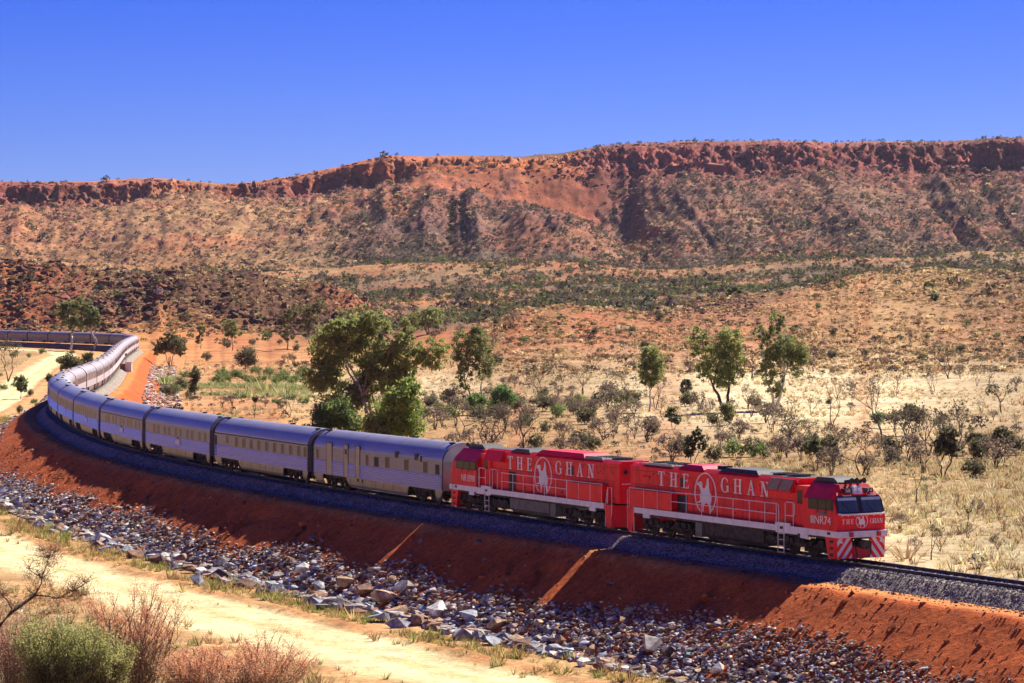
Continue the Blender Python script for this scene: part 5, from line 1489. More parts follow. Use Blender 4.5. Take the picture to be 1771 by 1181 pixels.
def leaves(blobs, n, lf, rng, cl=16, spread=.30, droop=0.):
    """leaf quads gathered in tufts inside the crown's lobes; returns V, F, per-vertex shade"""
    vol = np.array([q[3] * q[4] * q[5] for q in blobs]) ** .8; vol /= vol.sum(); V, S = [], []
    for (cx, cy, cz, rx, ry, rz), w in zip(blobs, vol):
        k = max(3, int(n * w / cl)); a = rng.normal(size=(k, 3)); a /= np.linalg.norm(a, axis=1)[:, None]
        rad = .25 + .80 * rng.random(k) ** .5
        c = np.array((cx, cy, cz)) + a * rad[:, None] * np.array((rx, ry, rz)) * (.85 + .3 * rng.random((k, 1)))
        sh = rng.uniform(.75, 1.25, k)
        q = np.repeat(c, cl, 0) + rng.normal(size=(k * cl, 3)) * spread * min(rx, rz) * .55 * np.array((1, 1, .8))
        V.append(q); S.append(np.repeat(sh, cl) * rng.uniform(.8, 1.2, k * cl))
    C = np.concatenate(V); S = np.concatenate(S); m = len(C)
    e1 = rng.normal(size=(m, 3)); e1[:, 2] -= droop; e1 /= np.linalg.norm(e1, axis=1)[:, None]
    e2 = np.cross(e1, rng.normal(size=(m, 3))); e2 /= np.linalg.norm(e2, axis=1)[:, None]
    L = lf * rng.uniform(.6, 1.3, (m, 1))
    Q = np.stack([C - e1 * L, C + e2 * L * .42, C + e1 * L, C - e2 * L * .42], 1).reshape(-1, 3)
    return Q, np.arange(m * 4).reshape(-1, 4), np.repeat(S, 4)

def tree_meshes(seed, blobs, nleaf, lf, col, forks, r0, bark='bark', base_h=.28, droop=.3, cl=16, spread=.30, twigs=5, lean=(0, 0)):
    """blobs in metres, local; forks = number of main stems"""
    rr = random.Random(seed); rng = np.random.default_rng(seed)
    H = max(q[2] + q[5] for q in blobs); b = MB()
    cen = np.mean([q[:3] for q in blobs], 0)
    stems = []
    for k in range(forks):
        a = 2 * pi * k / forks + rr.uniform(-.4, .4); e = (0.10 if forks > 1 else 0) * H
        top = Vector((cen[0] * .55 + lean[0] + e * cos(a), cen[1] * .55 + lean[1] + e * sin(a), H * (base_h + rr.uniform(0, .1))))
        p0 = (.35 * r0 * cos(a) * (forks > 1), .35 * r0 * sin(a) * (forks > 1), -.2)
        rk = r0 / max(1, forks) ** .45
        stems.append((branch(b, p0, top, rk, rk * .68, rr, .06, 5, 7), rk * .66))
    for q in blobs:
        st, rs = min(stems, key=lambda s_: (s_[0][-1] - Vector(q[:3])).length)
        end = Vector((q[0], q[1], q[2] + q[5] * .3)); pts = branch(b, st[-1], end, rs * .75, rs * .22, rr, .14, 5, 6)
        for k in range(twigs):
            i = rr.randrange(2, len(pts)); t = Vector((q[0] + rr.uniform(-.8, .8) * q[3], q[1] + rr.uniform(-.8, .8) * q[4], q[2] + rr.uniform(-.5, .85) * q[5]))
            branch(b, pts[i], t, rs * .22, rs * .05, rr, .12, 3, 4)
    tm = b.mesh('trunk', M[bark], smooth=True)
    if nleaf == 0: return tm, None
    V, F, S = leaves(blobs, nleaf, lf, rng, cl, spread, droop)
    cm = tri_mesh('crown', V, F, M['leaf'], np.clip(np.array(col)[None] * S[:, None], .005, .6))
    return tm, cm

def bare_tree(seed, H, W, r0, leafy=0, col=(.09, .09, .04), bark='dbark', forks=2, lf=.12):
    rr = random.Random(seed); b = MB(); tips = []
    def grow(p, d, L, r, lv):
        e = p + d * L; branch(b, p, e, r, r * .6, rr, .10, 3, 5 if lv < 2 else 3)
        if lv >= 4 or r < .012: tips.append(e); return
        for k in range(rr.choice([2, 3] if lv < 2 else [2, 2, 3])):
            a = Vector((rr.gauss(0, 1), rr.gauss(0, 1), rr.gauss(.25, .6))).normalized()
            nd = (d * .75 + a * .62).normalized(); nd.x *= W / H * 1.15; nd.y *= W / H * 1.15
            grow(e, nd.normalized(), L * rr.uniform(.62, .82), r * .6, lv + 1)
    for k in range(forks):
        a = 2 * pi * k / forks + rr.random(); d = Vector((cos(a) * .32 * (forks > 1) + rr.gauss(0, .1), sin(a) * .32 * (forks > 1), 1)).normalized()
        grow(Vector((0, 0, -.15)), d, H * .33, r0 * (.8 if forks > 1 else 1), 0)
    z = max(v[2] for v in b.v); b.v = [(v[0], v[1], v[2] * H / z) for v in b.v]; tips = [Vector((t.x, t.y, t.z * H / z)) for t in tips]
    tm = b.mesh('trunk', M[bark], smooth=True); cm = None
    if leafy:
        rng = np.random.default_rng(seed); n = max(1, int(leafy / len(tips)))
        C = np.repeat(np.array([t[:] for t in tips]), n, 0); C = C + rng.normal(size=C.shape) * H * .045; m = len(C)
        e1 = rng.normal(size=(m, 3)); e1 /= np.linalg.norm(e1, axis=1)[:, None]; e2 = np.cross(e1, rng.normal(size=(m, 3))); e2 /= np.linalg.norm(e2, axis=1)[:, None]
        Q = np.stack([C - e1 * lf, C + e2 * lf * .5, C + e1 * lf, C - e2 * lf * .5], 1).reshape(-1, 3)
        cm = tri_mesh('crown', Q, np.arange(m * 4).reshape(-1, 4), M['leaf'], np.array(col)[None] * np.repeat(rng.uniform(.7, 1.35, m), 4)[:, None])
    return tm, cm

def put_tree(name, label, cat, loc, tm, cm, group=None, rz=0):
    t = thing(name, label, cat, loc, rz, group)
    link('trunk', tm, t)
    if cm: link('crown', cm, t)
    return t

def px_blobs(u0, yb, loc, lobes, depth=.9, seed=0):
    """crown lobes measured in the photograph (u, y, half width, half height) turned into metres about the trunk foot"""
    k = loc[1] / FPX; rr = random.Random(seed)
    return [((u - u0) * k, rr.uniform(-.4, .4) * hw * k * 1.4, HCAM - (y - YH) * k - loc[2], hw * k, hw * k * depth, hh * k) for u, y, hw, hh in lobes]

GUM = (.28, .305, .095); GUMD = (.215, .235, .08); LIME = (.26, .335, .075); OLIVE = (.17, .155, .065)
# (name, label, foot u, foot y, lobes, leaves, leaf size, colour, stems, trunk radius, bark)
TREES = [
 ('gum_tree', 'large spreading green gum tree with pale forked limbs, tallest tree behind the carriages', 645, 757,
  [(575, 605, 38, 42), (560, 655, 30, 38), (612, 580, 32, 34), (648, 560, 26, 22), (640, 610, 34, 34), (690, 608, 32, 36), (702, 578, 16, 24), (745, 612, 30, 26), (660, 655, 40, 26), (600, 690, 30, 32), (628, 670, 26, 30), (700, 650, 22, 26), (578, 570, 20, 18)], 26000, .28, GUM, 3, .55, 'bark'),
 ('gum_tree', 'slim dark green gum tree on two thin pale stems, right of the largest gum', 818, 705, [(800, 610, 19, 38), (826, 602, 22, 34), (838, 632, 18, 26), (802, 650, 14, 26), (822, 580, 14, 14)], 7000, .25, GUMD, 2, .26, 'bark'),
 ('gum_tree', 'slender gum tree with a plain oval crown on one thin pale trunk', 1123, 712, [(1130, 615, 20, 20), (1126, 640, 22, 22), (1122, 660, 14, 10)], 5000, .25, GUM, 1, .18, 'wbark'),
 ('gum_tree', 'dark trunked leaning gum, leftmost of the two big gums on the right flat', 1255, 712, [(1208, 590, 17, 28), (1262, 590, 22, 28), (1242, 620, 26, 26), (1272, 625, 20, 30), (1250, 655, 26, 18), (1215, 640, 14, 18)], 9000, .25, GUM, 2, .40, 'dbark'),
 ('gum_tree', 'gum tree with a white upright limb showing, on the right flat below the stony hill', 1340, 708, [(1340, 560, 16, 22), (1328, 600, 16, 26), (1365, 600, 30, 28), (1330, 640, 17, 34), (1378, 625, 20, 26), (1345, 670, 14, 20), (1315, 575, 12, 14)], 9000, .25, GUMD, 2, .36, 'wbark'),
 ('gum_tree', 'leftmost of the two tall white trunked gum trees standing before the far line of carriages', 122, 606, [(120, 540, 18, 20), (132, 560, 14, 12)], 2600, .55, GUMD, 1, .42, 'wbark'),
 ('gum_tree', 'rightmost of the two tall white trunked gum trees standing before the far line of carriages', 164, 605, [(142, 530, 18, 14), (152, 550, 18, 18), (165, 552, 10, 12)], 2600, .55, GUMD, 1, .42, 'wbark'),
 ('mulga_tree', 'umbrella shaped tree on several stems, beside the far straight track', 293, 634, [(280, 598, 15, 14), (305, 596, 18, 16), (294, 583, 16, 9), (316, 606, 10, 9), (272, 606, 8, 8)], 3200, .36, OLIVE, 4, .24, 'dbark'),
 ('gum_tree', 'thin gum with a small ragged crown, standing by the pinkish flat', 402, 606, [(398, 565, 13, 14), (408, 575, 10, 12), (396, 580, 8, 8)], 1500, .42, GUMD, 1, .2, 'bark'),
 ('gum_tree', 'small narrow gum left of the thin ragged gum', 348, 604, [(348, 572, 8, 12), (345, 588, 7, 8)], 900, .42, GUMD, 1, .16, 'bark'),
 ('gum_tree', 'hazy gum at the left edge of the cluster behind the largest gum', 497, 606, [(492, 556, 14, 20), (504, 545, 12, 14), (498, 578, 12, 12)], 2000, .45, OLIVE, 1, .26, 'bark'),
 ('gum_tree', 'tallest tree in the cluster behind the largest gum', 540, 602, [(535, 545, 18, 22), (550, 530, 14, 12), (528, 568, 14, 14)], 2400, .45, OLIVE, 2, .3, 'bark'),
 ('gum_tree', 'broad olive tree seen over the top of the largest gum', 655, 590, [(620, 542, 22, 14), (650, 548, 20, 16), (600, 548, 16, 14), (672, 562, 14, 14)], 2600, .5, GUMD, 2, .3, 'bark'),
 ('green_tree', 'bushy green tree in the valley mouth between the two hills', 740, 578, [(730, 548, 20, 16), (752, 545, 18, 15), (712, 552, 12, 12), (745, 562, 22, 10)], 2400, .5, GUM, 2, .3, 'dbark'),
 ('wattle_shrub', 'tall bright green shrub just right of the large gum trunk', 690, 775, [(690, 690, 26, 20), (706, 668, 16, 14), (680, 720, 32, 30), (704, 735, 26, 30), (715, 690, 14, 18)], 6500, .26, LIME, 3, .12, 'bark'),
 ('wattle_shrub', 'dark green bushy shrub left of the large gum trunk', 580, 765, [(570, 718, 28, 24), (590, 712, 20, 22), (556, 735, 20, 18), (610, 735, 20, 24)], 4800, .26, (0.136, 0.192, 0.056), 3, .12, 'dbark'),
 ('wattle_shrub', 'pale yellow green shrub in front of the large gum trunk', 650, 775, [(655, 742, 20, 18), (640, 735, 12, 18)], 2200, .24, (0.288, 0.320, 0.096), 3, .08, 'bark'),
 ('wattle_shrub', 'rounded vivid green shrub on the flat right of the slim dark gum', 870, 718, [(868, 680, 16, 14), (880, 690, 12, 12), (860, 694, 10, 10)], 2200, .24, (0.144, 0.240, 0.072), 3, .1, 'dbark'),
 ('wattle_shrub', 'low vivid green shrub under the slim dark gum', 824, 718, [(824, 694, 16, 12), (812, 702, 8, 8)], 1500, .24, (0.160, 0.240, 0.072), 3, .08, 'dbark'),
 ('olive_bush', 'round dark olive bush alone on the orange flat', 424, 644, [(424, 618, 15, 15), (434, 622, 9, 11)], 1800, .3, (0.136, 0.120, 0.064), 3, .12, 'dbark'),
 ('slender_shrub', 'slim dark shrub among the green bushes beside the far straight', 337, 690, [(337, 648, 8, 14), (334, 668, 7, 12)], 1000, .26, (0.112, 0.128, 0.056), 1, .1, 'dbark'),
 ('olive_bush', 'dark round bush against the far side of the carriages on the bend', 122, 658, [(118, 625, 13, 12), (130, 630, 12, 12), (112, 632, 8, 8)], 1700, .3, (0.136, 0.136, 0.056), 3, .1, 'dbark'),
 ('olive_bush', 'small pointed bush beside the rounder one by the bend', 152, 640, [(150, 622, 9, 11), (156, 614, 5, 7)], 800, .3, (0.136, 0.136, 0.056), 2, .08, 'dbark'),
 ('small_tree', 'small green tree on a thin stem beside the dirt road at the bend', 36, 690, [(34, 662, 11, 12), (38, 672, 8, 8)], 1100, .26, (0.160, 0.192, 0.072), 1, .08, 'dbark'),
 ('olive_bush', 'small dark bush on the rock slope by the dirt road bend', 86, 666, [(85, 655, 6, 9)], 450, .24, (0.112, 0.128, 0.064), 2, .06, 'dbark'),
 ('small_tree', 'dark leafy little tree right of the leafless one on the right flat', 1580, 752, [(1580, 712, 18, 14), (1572, 722, 10, 10), (1588, 722, 11, 11)], 1700, .2, (0.136, 0.120, 0.064), 2, .1, 'dbark'),
 ('small_tree', 'dark twisted leafy tree among grey scrub behind the leading locomotive', 1632, 826, [(1640, 752, 18, 14), (1630, 772, 20, 14), (1650, 778, 14, 12)], 2400, .17, (0.136, 0.128, 0.064), 2, .13, 'dbark'),
 ('small_tree', 'sparse olive tree near the right edge, by a grey thicket', 1736, 800, [(1730, 752, 14, 14), (1744, 758, 12, 12)], 1200, .17, (0.176, 0.160, 0.080), 2, .08, 'dbark'),
 ('small_tree', 'sparse olive tree left of the one by the grey thicket', 1688, 790, [(1682, 755, 14, 10), (1696, 760, 12, 12)], 1100, .17, (0.176, 0.160, 0.080), 2, .08, 'dbark'),
 ('small_tree', 'green leafy little tree right above the leading cab', 1412, 815, [(1402, 775, 16, 12), (1420, 784, 12, 12), (1410, 762, 8, 8)], 1500, .17, (0.160, 0.176, 0.072), 2, .09, 'dbark'),
 ('small_tree', 'narrow olive tree right of the little tree above the leading cab', 1440, 808, [(1440, 775, 9, 18)], 800, .17, (0.176, 0.160, 0.080), 1, .08, 'dbark'),
 ('small_tree', 'dark upright little tree above the middle of the leading locomotive', 1195, 806, [(1192, 772, 12, 18), (1206, 752, 9, 12), (1216, 770, 9, 10)], 1500, .18, (0.120, 0.128, 0.064), 2, .09, 'dbark'),
 ('small_tree', 'dark green pointed bush on the pale flat left of the leaning gum', 1164, 742, [(1162, 716, 10, 15), (1172, 726, 8, 9)], 900, .2, (0.120, 0.144, 0.064), 2, .08, 'dbark'),
 ('small_tree', 'round dark bush at the edge of the pale flat, above the pointed one', 1187, 692, [(1186, 668, 10, 12)], 800, .22, (0.096, 0.104, 0.056), 2, .08, 'dbark'),
 ('slender_shrub', 'yellow green shrub at the foot of the leaning gum', 1258, 735, [(1258, 712, 11, 18)], 900, .22, (0.192, 0.192, 0.080), 2, .06, 'dbark'),
 ('slender_shrub', 'green shrub at the foot of the leafless tree on the right flat', 1522, 740, [(1520, 722, 12, 10)], 800, .18, (0.144, 0.208, 0.080), 2, .05, 'dbark'),
 ('slender_shrub', 'green bush alone high on the stony hill', 1616, 520, [(1616, 514, 7, 8)], 350, .4, (0.112, 0.160, 0.064), 2, .1, 'dbark'),
 ('green_tree', 'green bush in the dark scrub band behind the stony hill crest', 1275, 512, [(1272, 502, 12, 7)], 500, .6, (0.176, 0.192, 0.064), 2, .1, 'dbark'),
]
pts = unproject([(t[2], t[3]) for t in TREES])
for k, (t, p) in enumerate(zip(TREES, pts)):
    bl = px_blobs(t[2], t[3], p, t[4], seed=k)
    fine = t[0] in ('wattle_shrub', 'olive_bush', 'slender_shrub')
    tm, cm = tree_meshes(100 + k, bl, int(t[5] * (1.1 if t[0] != 'gum_tree' else .95)), t[6], t[7], t[8], t[9], t[10], cl=14 if t[0] != 'gum_tree' else 26, base_h=.12 if fine else .25, spread=.42 if fine else .24, droop=.1 if fine else .5)
    put_tree(t[0], t[1], 'shrub' if 'shrub' in t[0] or 'bush' in t[0] else 'tree', p, tm, cm)

BARE = [
 ('dead dark tree with a curved trunk rising behind the second locomotive', 905, 785, 95, 80, .16, 0, 1),
 ('dark leafless thicket tree left of the curved dead tree behind the second locomotive', 850, 780, 80, 80, .12, 0, 3),
 ('leafless brown tree on the edge of the pale flat below the stony hill', 935, 690, 62, 50, .14, 400, 2),
 ('leafless rust coloured tree with upright twigs on the right flat', 1440, 738, 92, 46, .12, 0, 2),
 ('wide open tree with a bent dark trunk and few leaves on the right flat', 1525, 768, 108, 80, .16, 500, 1),
 ('dark leaning leafless tree near the right edge of the flat', 1732, 714, 52, 62, .15, 250, 1),
 ('dark forked leafless tree on the flat above the leading locomotive', 1366, 768, 78, 56, .13, 150, 1),
 ('low leafless bush left of the dark forked tree', 1335, 748, 44, 44, .08, 200, 3),
 ('leafless tree between the two big gums of the right flat', 1300, 655, 55, 40, .2, 0, 1),
 ('ragged dark leafless tree at the left edge beside the dirt road', 14, 660, 72, 50, .2, 700, 2),
 ('thin leafless sapling on the orange flat behind the third carriage', 500, 722, 40, 28, .09, 60, 2),
 ('small dark sapling on the orange flat behind the fourth carriage', 440, 722, 36, 14, .08, 200, 1),
 ('leafless tree left of the largest gum, just behind the carriages', 548, 752, 62, 56, .14, 0, 2),
 ('tall thin leafless sapling in the grass right of the nose of the train', 1610, 968, 60, 24, .05, 60, 1),
 ('thin leafless sapling beside the leading cab roof', 1585, 870, 70, 36, .06, 30, 1),
 ('dry twiggy bush by the track near the right edge', 1690, 1000, 45, 50, .03, 40, 4),
 ('bare sapling in the straw grass above the dry twiggy bush', 1672, 930, 52, 22, .04, 40, 1),
 ('leafless bush on the straw slope near the right edge', 1640, 655, 60, 40, .16, 200, 3),
]
pts = unproject([(t[1], t[2]) for t in BARE])
for k, (t, p) in enumerate(zip(BARE, pts)):
    mpp = p[1] / FPX
    tm, cm = bare_tree(300 + k, t[3] * mpp, t[4] * mpp, t[5], t[6], (.10, .09, .05), forks=t[7], lf=.1 if p[1] < 350 else .2)
    if k == 3:
        tm.materials.clear(); tm.materials.append(paint('rusty_twigs', (.26, .12, .07), .9, var=.3))
    put_tree('bare_tree' if t[3] > 50 else 'bare_bush', t[0], 'tree' if t[3] > 50 else 'bush', p, tm, cm)

# ------------------------------------------------------------------ shrubs of the plain, one kind each, copied
KINDS = []
for k in range(4):
    tm, cm = bare_tree(500 + k, 2.2, 2.4, .05, 520, (.19, .14, .10), forks=6, lf=.10); KINDS.append(('twiggy_shrub', 'grey brown twiggy shrub', tm, cm))
for k in range(3):
    tm, cm = tree_meshes(520 + k, [(0, 0, 1.1, .8, .8, .8), (.5, .1, .9, .5, .5, .5), (-.4, 0, .8, .6, .6, .55)], 900, .13, (0.136, 0.128, 0.064), 4, .06, 'dbark', .1, 0, 12, .4, 3); KINDS.append(('olive_shrub', 'dark olive leafy shrub', tm, cm))
for k in range(3):
    tm, cm = tree_meshes(540 + k, [(0, 0, .9, .9, .9, .7), (.6, .1, .7, .6, .6, .5), (-.5, 0, .7, .6, .6, .5)], 800, .13, (.19, .24, .075), 4, .05, 'dbark', .1, 0, 12, .42, 3); KINDS.append(('green_shrub', 'soft green leafy shrub', tm, cm))
for k in range(3):
    tm, cm = bare_tree(560 + k, 4.0, 2.8, .09, 260, (.11, .095, .055), forks=2, lf=.12); KINDS.append(('sapling', 'half bare dark stemmed sapling', tm, cm))
for k in range(2):
    tm, cm = bare_tree(580 + k, 3.2, 2.2, .07, 130, (.13, .07, .045), forks=3, lf=.10); KINDS.append(('rusty_shrub', 'rusty brown half dead shrub', tm, cm))
KSET = {'t': [0, 1, 2, 3], 'o': [4, 5, 6], 'g': [7, 8, 9], 's': [10, 11, 12], 'r': [13, 14]}
SPOTS = []
def band(n, u0, u1, y0, y1, kinds, k0=.7, k1=1.3):
    for i in range(n):
        t = (i + rnd.random()) / n
        SPOTS.append((u0 + (u1 - u0) * t, rnd.uniform(y0, y1), rnd.choice(kinds), rnd.uniform(k0, k1)))
band(32, 728, 1100, 700, 745, 'tttttoog', 1., 1.7); band(20, 760, 1110, 745, 790, 'ttotosr', .9, 1.4); band(16, 735, 1110, 690, 740, 'oogot', 1.1, 1.7); band(14, 870, 1100, 640, 695, 'tttsr', .9, 1.5)
band(20, 1110, 1340, 700, 800, 'tttosg', .9, 1.5); band(28, 1340, 1771, 770, 828, 'tttotsso', .9, 1.5); band(12, 1230, 1420, 745, 800, 'tosg')
band(12, 1400, 1771, 690, 760, 'tros', .6, 1.); band(16, 1080, 1771, 600, 655, 'ttsor', 1.0, 1.6); band(18, 900, 1771, 510, 600, 'oogst', .9, 1.5)
band(24, 370, 560, 648, 668, 'g', 1.0, 1.7); band(10, 280, 345, 655, 690, 'ggo', .9, 1.5); band(8, 380, 540, 685, 705, 'ggt', .6, 1.); band(8, 480, 540, 625, 650, 'tto', .9, 1.4)
band(9, 280, 560, 590, 625, 'goo', .9, 1.6); band(12, 5, 260, 600, 640, 'otg', .7, 1.2); band(8, 700, 880, 590, 640, 'tos', 1.2, 2.); band(10, 660, 900, 545, 590, 'oott', 1.6, 2.4)
band(5, 5, 70, 655, 720, 'og', .5, .9); band(10, 1550, 1771, 830, 985, 'trs', .3, .55); band(10, 1450, 1771, 640, 690, 'tsr', .8, 1.3)
band(22, 20, 640, 480, 580, 'oto', .8, 1.5); band(6, 740, 820, 690, 720, 'ggt', .7, 1.1)
SH = []
pts = unproject([(q[0], q[1]) for q in SPOTS])
for q, p in zip(SPOTS, pts):
    s_, d_ = sd([p[0]], [p[1]])
    if abs(d_[0]) < 8.5 and p[1] < 1300 and abs(d_[0]) < 100: continue
    k = rnd.choice(KSET[q[2]]); nm, lb, tm, cm = KINDS[k]; u = q[0]
    SH.append((q, p, nm, lb, tm, cm))
ANCH = [(645, 700, 'the large spreading gum'), (818, 650, 'the slim two-stemmed gum'), (1123, 660, 'the slender oval gum'), (1255, 660, 'the leaning big gum'), (1345, 640, 'the white-limbed big gum'), (293, 605, 'the umbrella shaped tree'),
  (402, 590, 'the thin ragged gum'), (424, 620, 'the round olive bush'), (870, 690, 'the vivid green shrub'), (905, 750, 'the curved dead tree'), (850, 755, 'the dark leafless thicket'), (935, 670, 'the leafless brown tree'), (1440, 710, 'the rust coloured tree'),
  (1525, 725, 'the bent open tree'), (1735, 690, 'the dark leaning tree'), (1632, 790, 'the dark twisted tree'), (1580, 725, 'the dark leafy little tree'), (1366, 735, 'the dark forked tree'), (1195, 780, 'the dark upright little tree'), (1164, 725, 'the dark pointed bush'),
  (740, 560, 'the bushy valley tree'), (337, 665, 'the slim dark shrub'), (140, 560, 'the pair of white trunked gums'), (14, 630, 'the ragged left edge tree'), (122, 635, 'the round bush by the bend'), (275, 508, 'the chalk white boulder'), (1616, 516, 'the lone bush high on the hill'), (1412, 790, 'the green tree above the cab'),
  (1736, 765, 'the sparse olive tree'), (1610, 940, 'the tall thin sapling'), (1690, 990, 'the dry twiggy trackside bush'), (1585, 840, 'the sapling beside the cab roof'), (540, 560, 'the tall cluster tree'), (500, 710, 'the sapling behind the third carriage'), (1640, 630, 'the leafless slope bush'), (690, 720, 'the bright green tall shrub'), (1275, 505, 'the bush behind the crest')]
wd = tell_apart([(q[0], q[1], ('big ' if q[3] > 1.25 else 'small ' if q[3] < .75 else '') + lb) for q, p, nm, lb, tm, cm in SH], ANCH)
for w_, (q, p, nm, lb, tm, cm) in zip(wd, SH):
    t = thing(nm, w_, 'shrub', p, rnd.uniform(0, 6.3), 'shrubs scattered over the desert flat')
    a = link('stems', tm, t); c = link('foliage', cm, t)
    t.scale = (q[3] * rnd.uniform(.85, 1.2),) * 2 + (q[3],)

# ------------------------------------------------------------------ foreground bushes
def seed_bush(seed, H, W, nst, leafcol, lf, per, twig=(.24, .17, .125), fan=.9, matname='twigs', top_bias=.55):
    rr = random.Random(seed); rng = np.random.default_rng(seed); b = MB(); tips = []
    for k in range(nst):
        a = rr.uniform(0, 2 * pi); sp = (rr.random() ** .6) * fan; L = H * rr.uniform(.55, 1.04) * (1 - .18 * sp)
        d = Vector((cos(a) * sp * W / H * .55, sin(a) * sp * W / H * .55, 1)); e = Vector((0, 0, -.3)) + d * L
        p = branch(b, (rr.gauss(0, .12), rr.gauss(0, .12), -.3), e, .030, .008, rr, .05, 6, 4)
        for i in range(9):
            t = rr.uniform(.35, 1); j = min(int(t * 6), 5); q0 = p[j].lerp(p[j + 1], t * 6 - j)
            nd = (d.normalized() * .8 + Vector((rr.gauss(0, .5), rr.gauss(0, .5), rr.uniform(0, .4)))).normalized(); q1 = q0 + nd * H * rr.uniform(.08, .2)
            branch(b, q0, q1, .009, .004, rr, .08, 2, 3)
            for m in range(4): tips.append(q0.lerp(q1, rr.uniform(.3, 1.05)))
    tm = b.mesh('stems', paint(matname, twig, .9, var=.3))
    C = np.repeat(np.array([t[:] for t in tips]), per, 0); C = C + rng.normal(size=C.shape) * .085; m = len(C)
    e1 = rng.normal(size=(m, 3)); e1[:, 2] += .5; e1 /= np.linalg.norm(e1, axis=1)[:, None]; e2 = np.cross(e1, rng.normal(size=(m, 3))); e2 /= np.linalg.norm(e2, axis=1)[:, None]
    L = lf * rng.uniform(.6, 1.3, (m, 1)); Q = np.stack([C - e1 * L, C + e2 * L * .4, C + e1 * L, C - e2 * L * .4], 1).reshape(-1, 3)
    hz = np.clip(C[:, 2] / H, 0, 1); mix = sstep(top_bias - .25, top_bias + .25, hz + rng.normal(0, .12, m))[:, None]
    col = np.array(leafcol[1]) * (1 - mix) + np.array(leafcol[0]) * mix; col = col * rng.uniform(.7, 1.3, (m, 1))
    return tm, tri_mesh('foliage', Q, np.arange(m * 4).reshape(-1, 4), M['leaf'], np.repeat(col, 4, 0))

def at(u, Y):
    x = (u - UC) / FPX * Y; return (x, Y, float(surf(x, Y)[0]))
def top_h(p, y): return HCAM - (y - YH) * p[1] / FPX - p[2]
PINK, DUSK = (.78, .36, .19), (.36, .30, .18)
FG = [
 ('seed_bush', 'twiggy bush with reddish pink seed pods, largest of the bushes by the dirt road', 225, 106, 1003, 5.0, 110, (PINK, DUSK), .036, 7, 1),
 ('seed_bush', 'low twiggy bush with pink seed pods, standing alone at the road edge', 450, 106, 1090, 5.6, 110, (PINK, DUSK), .036, 7, 2),
 ('seed_bush', 'pink twiggy bush filling the gap left of the lone low one', 345, 103, 1105, 4.4, 80, (PINK, DUSK), .036, 7, 3),
 ('seed_bush', 'faded pink twiggy bush behind the green bush at the left edge', 40, 108, 1030, 4.2, 80, ((.60, .33, .22), DUSK), .036, 7, 4),
]
for nm, lb, u, Y, yt, W, ns, cols, lf, per, sdv in FG:
    p = at(u, Y); tm, cm = seed_bush(700 + sdv, top_h(p, yt), W, ns, cols, lf, per, matname='dry_twigs')
    t = thing(nm, lb, 'bush', p); link('stems', tm, t); link('foliage', cm, t)
for nm, lb, u, Y, yt, W, sdv in (('green_bush', 'feathery olive green bush at the lower left corner', 95, 101, 1048, 4.4, 11), ('green_bush', 'smaller olive green bush between the feathery one and the large pink bush', 170, 100, 1080, 3.4, 12)):
    p = at(u, Y); tm, cm = seed_bush(700 + sdv, top_h(p, yt), W, 100, ((.40, .40, .14), (.28, .27, .11)), .05, 9, (.16, .13, .09), matname='olive_twigs')
    t = thing(nm, lb, 'bush', p); link('stems', tm, t); link('foliage', cm, t)
# the bare limb reaching in from the left edge
p = at(-42, 98); rr = random.Random(5); b = MB(); kx = p[1] / FPX
def P2(u, y, dy=0): return ((u + 42) * kx, dy, HCAM - (y - YH) * kx - p[2])
limb = [P2(-42, 1250), P2(-30, 1180), P2(-8, 1090), P2(22, 1056), P2(60, 1030)]
b.tube(limb, [.20, .17, .10, .075, .05], 8)
tw = [(P2(60, 1030), P2(100, 1035), .035), (P2(100, 1035), P2(128, 1022), .022), (P2(128, 1022), P2(148, 1008), .014), (P2(60, 1030), P2(72, 1000), .035), (P2(72, 1000), P2(84, 965), .02), (P2(22, 1056), P2(4, 1030), .04),
      (P2(4, 1030), P2(-20, 1010), .03), (P2(-8, 1090), P2(-30, 1050), .05), (P2(72, 1000), P2(50, 985), .02), (P2(84, 965), P2(95, 955), .012), (P2(84, 965), P2(76, 952), .012), (P2(128, 1022), P2(140, 1030), .012)]
tips = []
for a, c, r in tw:
    branch(b, a, c, r, r * .6, rr, .06, 3, 5); tips += [a, c]
fine = MB()
for q in tips:
    for k in range(10):
        e = Vector(q) + Vector((rr.gauss(0, .3), rr.gauss(0, .4), rr.uniform(-.1, .5))); branch(b, q, e, .010, .004, rr, .1, 2, 3)
        for m in range(4): tips2 = e
t = thing('bare_tree', 'bare dark limb with rust brown twigs reaching in over the road at the left edge', 'tree', p)
b.build('trunk', M['dbark'], t, smooth=True)
C = np.array([Vector(q)[:] for q in tips]); rng = np.random.default_rng(9); C = np.repeat(C, 150, 0) + rng.normal(size=(len(C) * 150, 3)) * np.array((.26, .3, .22)); m = len(C)
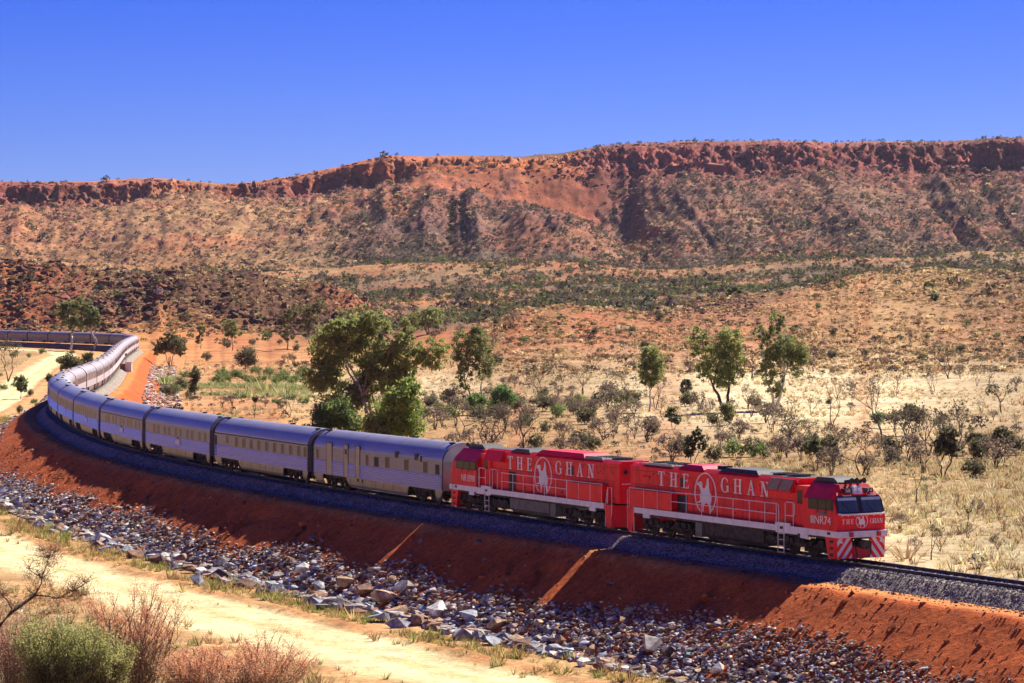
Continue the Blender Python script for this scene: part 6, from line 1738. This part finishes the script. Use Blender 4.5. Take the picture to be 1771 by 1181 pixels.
e1 = rng.normal(size=(m, 3)); e1 /= np.linalg.norm(e1, axis=1)[:, None]; e2 = np.cross(e1, rng.normal(size=(m, 3))); e2 /= np.linalg.norm(e2, axis=1)[:, None]
Q = np.stack([C - e1 * .10, C + e2 * .008, C + e1 * .10, C - e2 * .008], 1).reshape(-1, 3)
link('twigs', tri_mesh('twigs', Q, np.arange(m * 4).reshape(-1, 4), M['leaf'], np.tile(np.array((.30, .14, .08)), (m * 4, 1))), t)

# ------------------------------------------------------------------ small trackside things
p = unproject([(219, 643)])[0]
t = thing('signal_box', 'small white and rust coloured cabinet beside the far straight track', 'signal box', p)
b = MB(); b.box(-.2, 1.1, -.6, .6, 0, 2.0); b.build('cabinet', M['white'], t); b = MB(); b.box(-1.3, -.2, -.5, .5, 0, 1.7); b.build('cable_box', M['orange'], t)
b = MB(); b.box(-.3, 1.2, -.7, .7, 2.0, 2.1); b.build('cap', M['white'], t)
p = unproject([(218, 630)])[0]
t = thing('marker_post', 'thin marker post beside the far straight track, just behind the white cabinet', 'marker post', p)
b = MB(); b.cyl((0, 0, 1.2), .07, 'z', 2.6, 8); b.build('post', M['cream'], t); b = MB(); b.box(-.3, .3, -.05, .0, 2.0, 2.5); b.build('sign_plate', M['tank'], t)
p = unproject([(275, 508)])[0]
V, F, _ = ROCKS[3]
o = link('boulder', tri_mesh('boulder', V, F, paint('chalky_rock', (.62, .58, .58), .9, var=.2, scale=2)), loc=(p[0], p[1], p[2] + .8), label='chalk white boulder perched on the dark rocky hill', category='boulder'); o.scale = (1.4, 1.2, 1.7)

# ------------------------------------------------------------------ thin dry-season haze over the whole basin
b = MB(); b.box(-7060, 7060, -7060, 7060, -8.5, 260)
hm, hn, hl_, hp = new_mat('haze_air')
hn.remove(hp); pv = hn.new('ShaderNodeVolumePrincipled'); pv.inputs['Color'].default_value = (.80, .84, 1, 1); pv.inputs['Density'].default_value = 1.3e-5; pv.inputs['Anisotropy'].default_value = .3
hl_.new(pv.outputs[0], hn['Material Output'].inputs['Volume'])
b.build('haze', hm, kind='stuff')
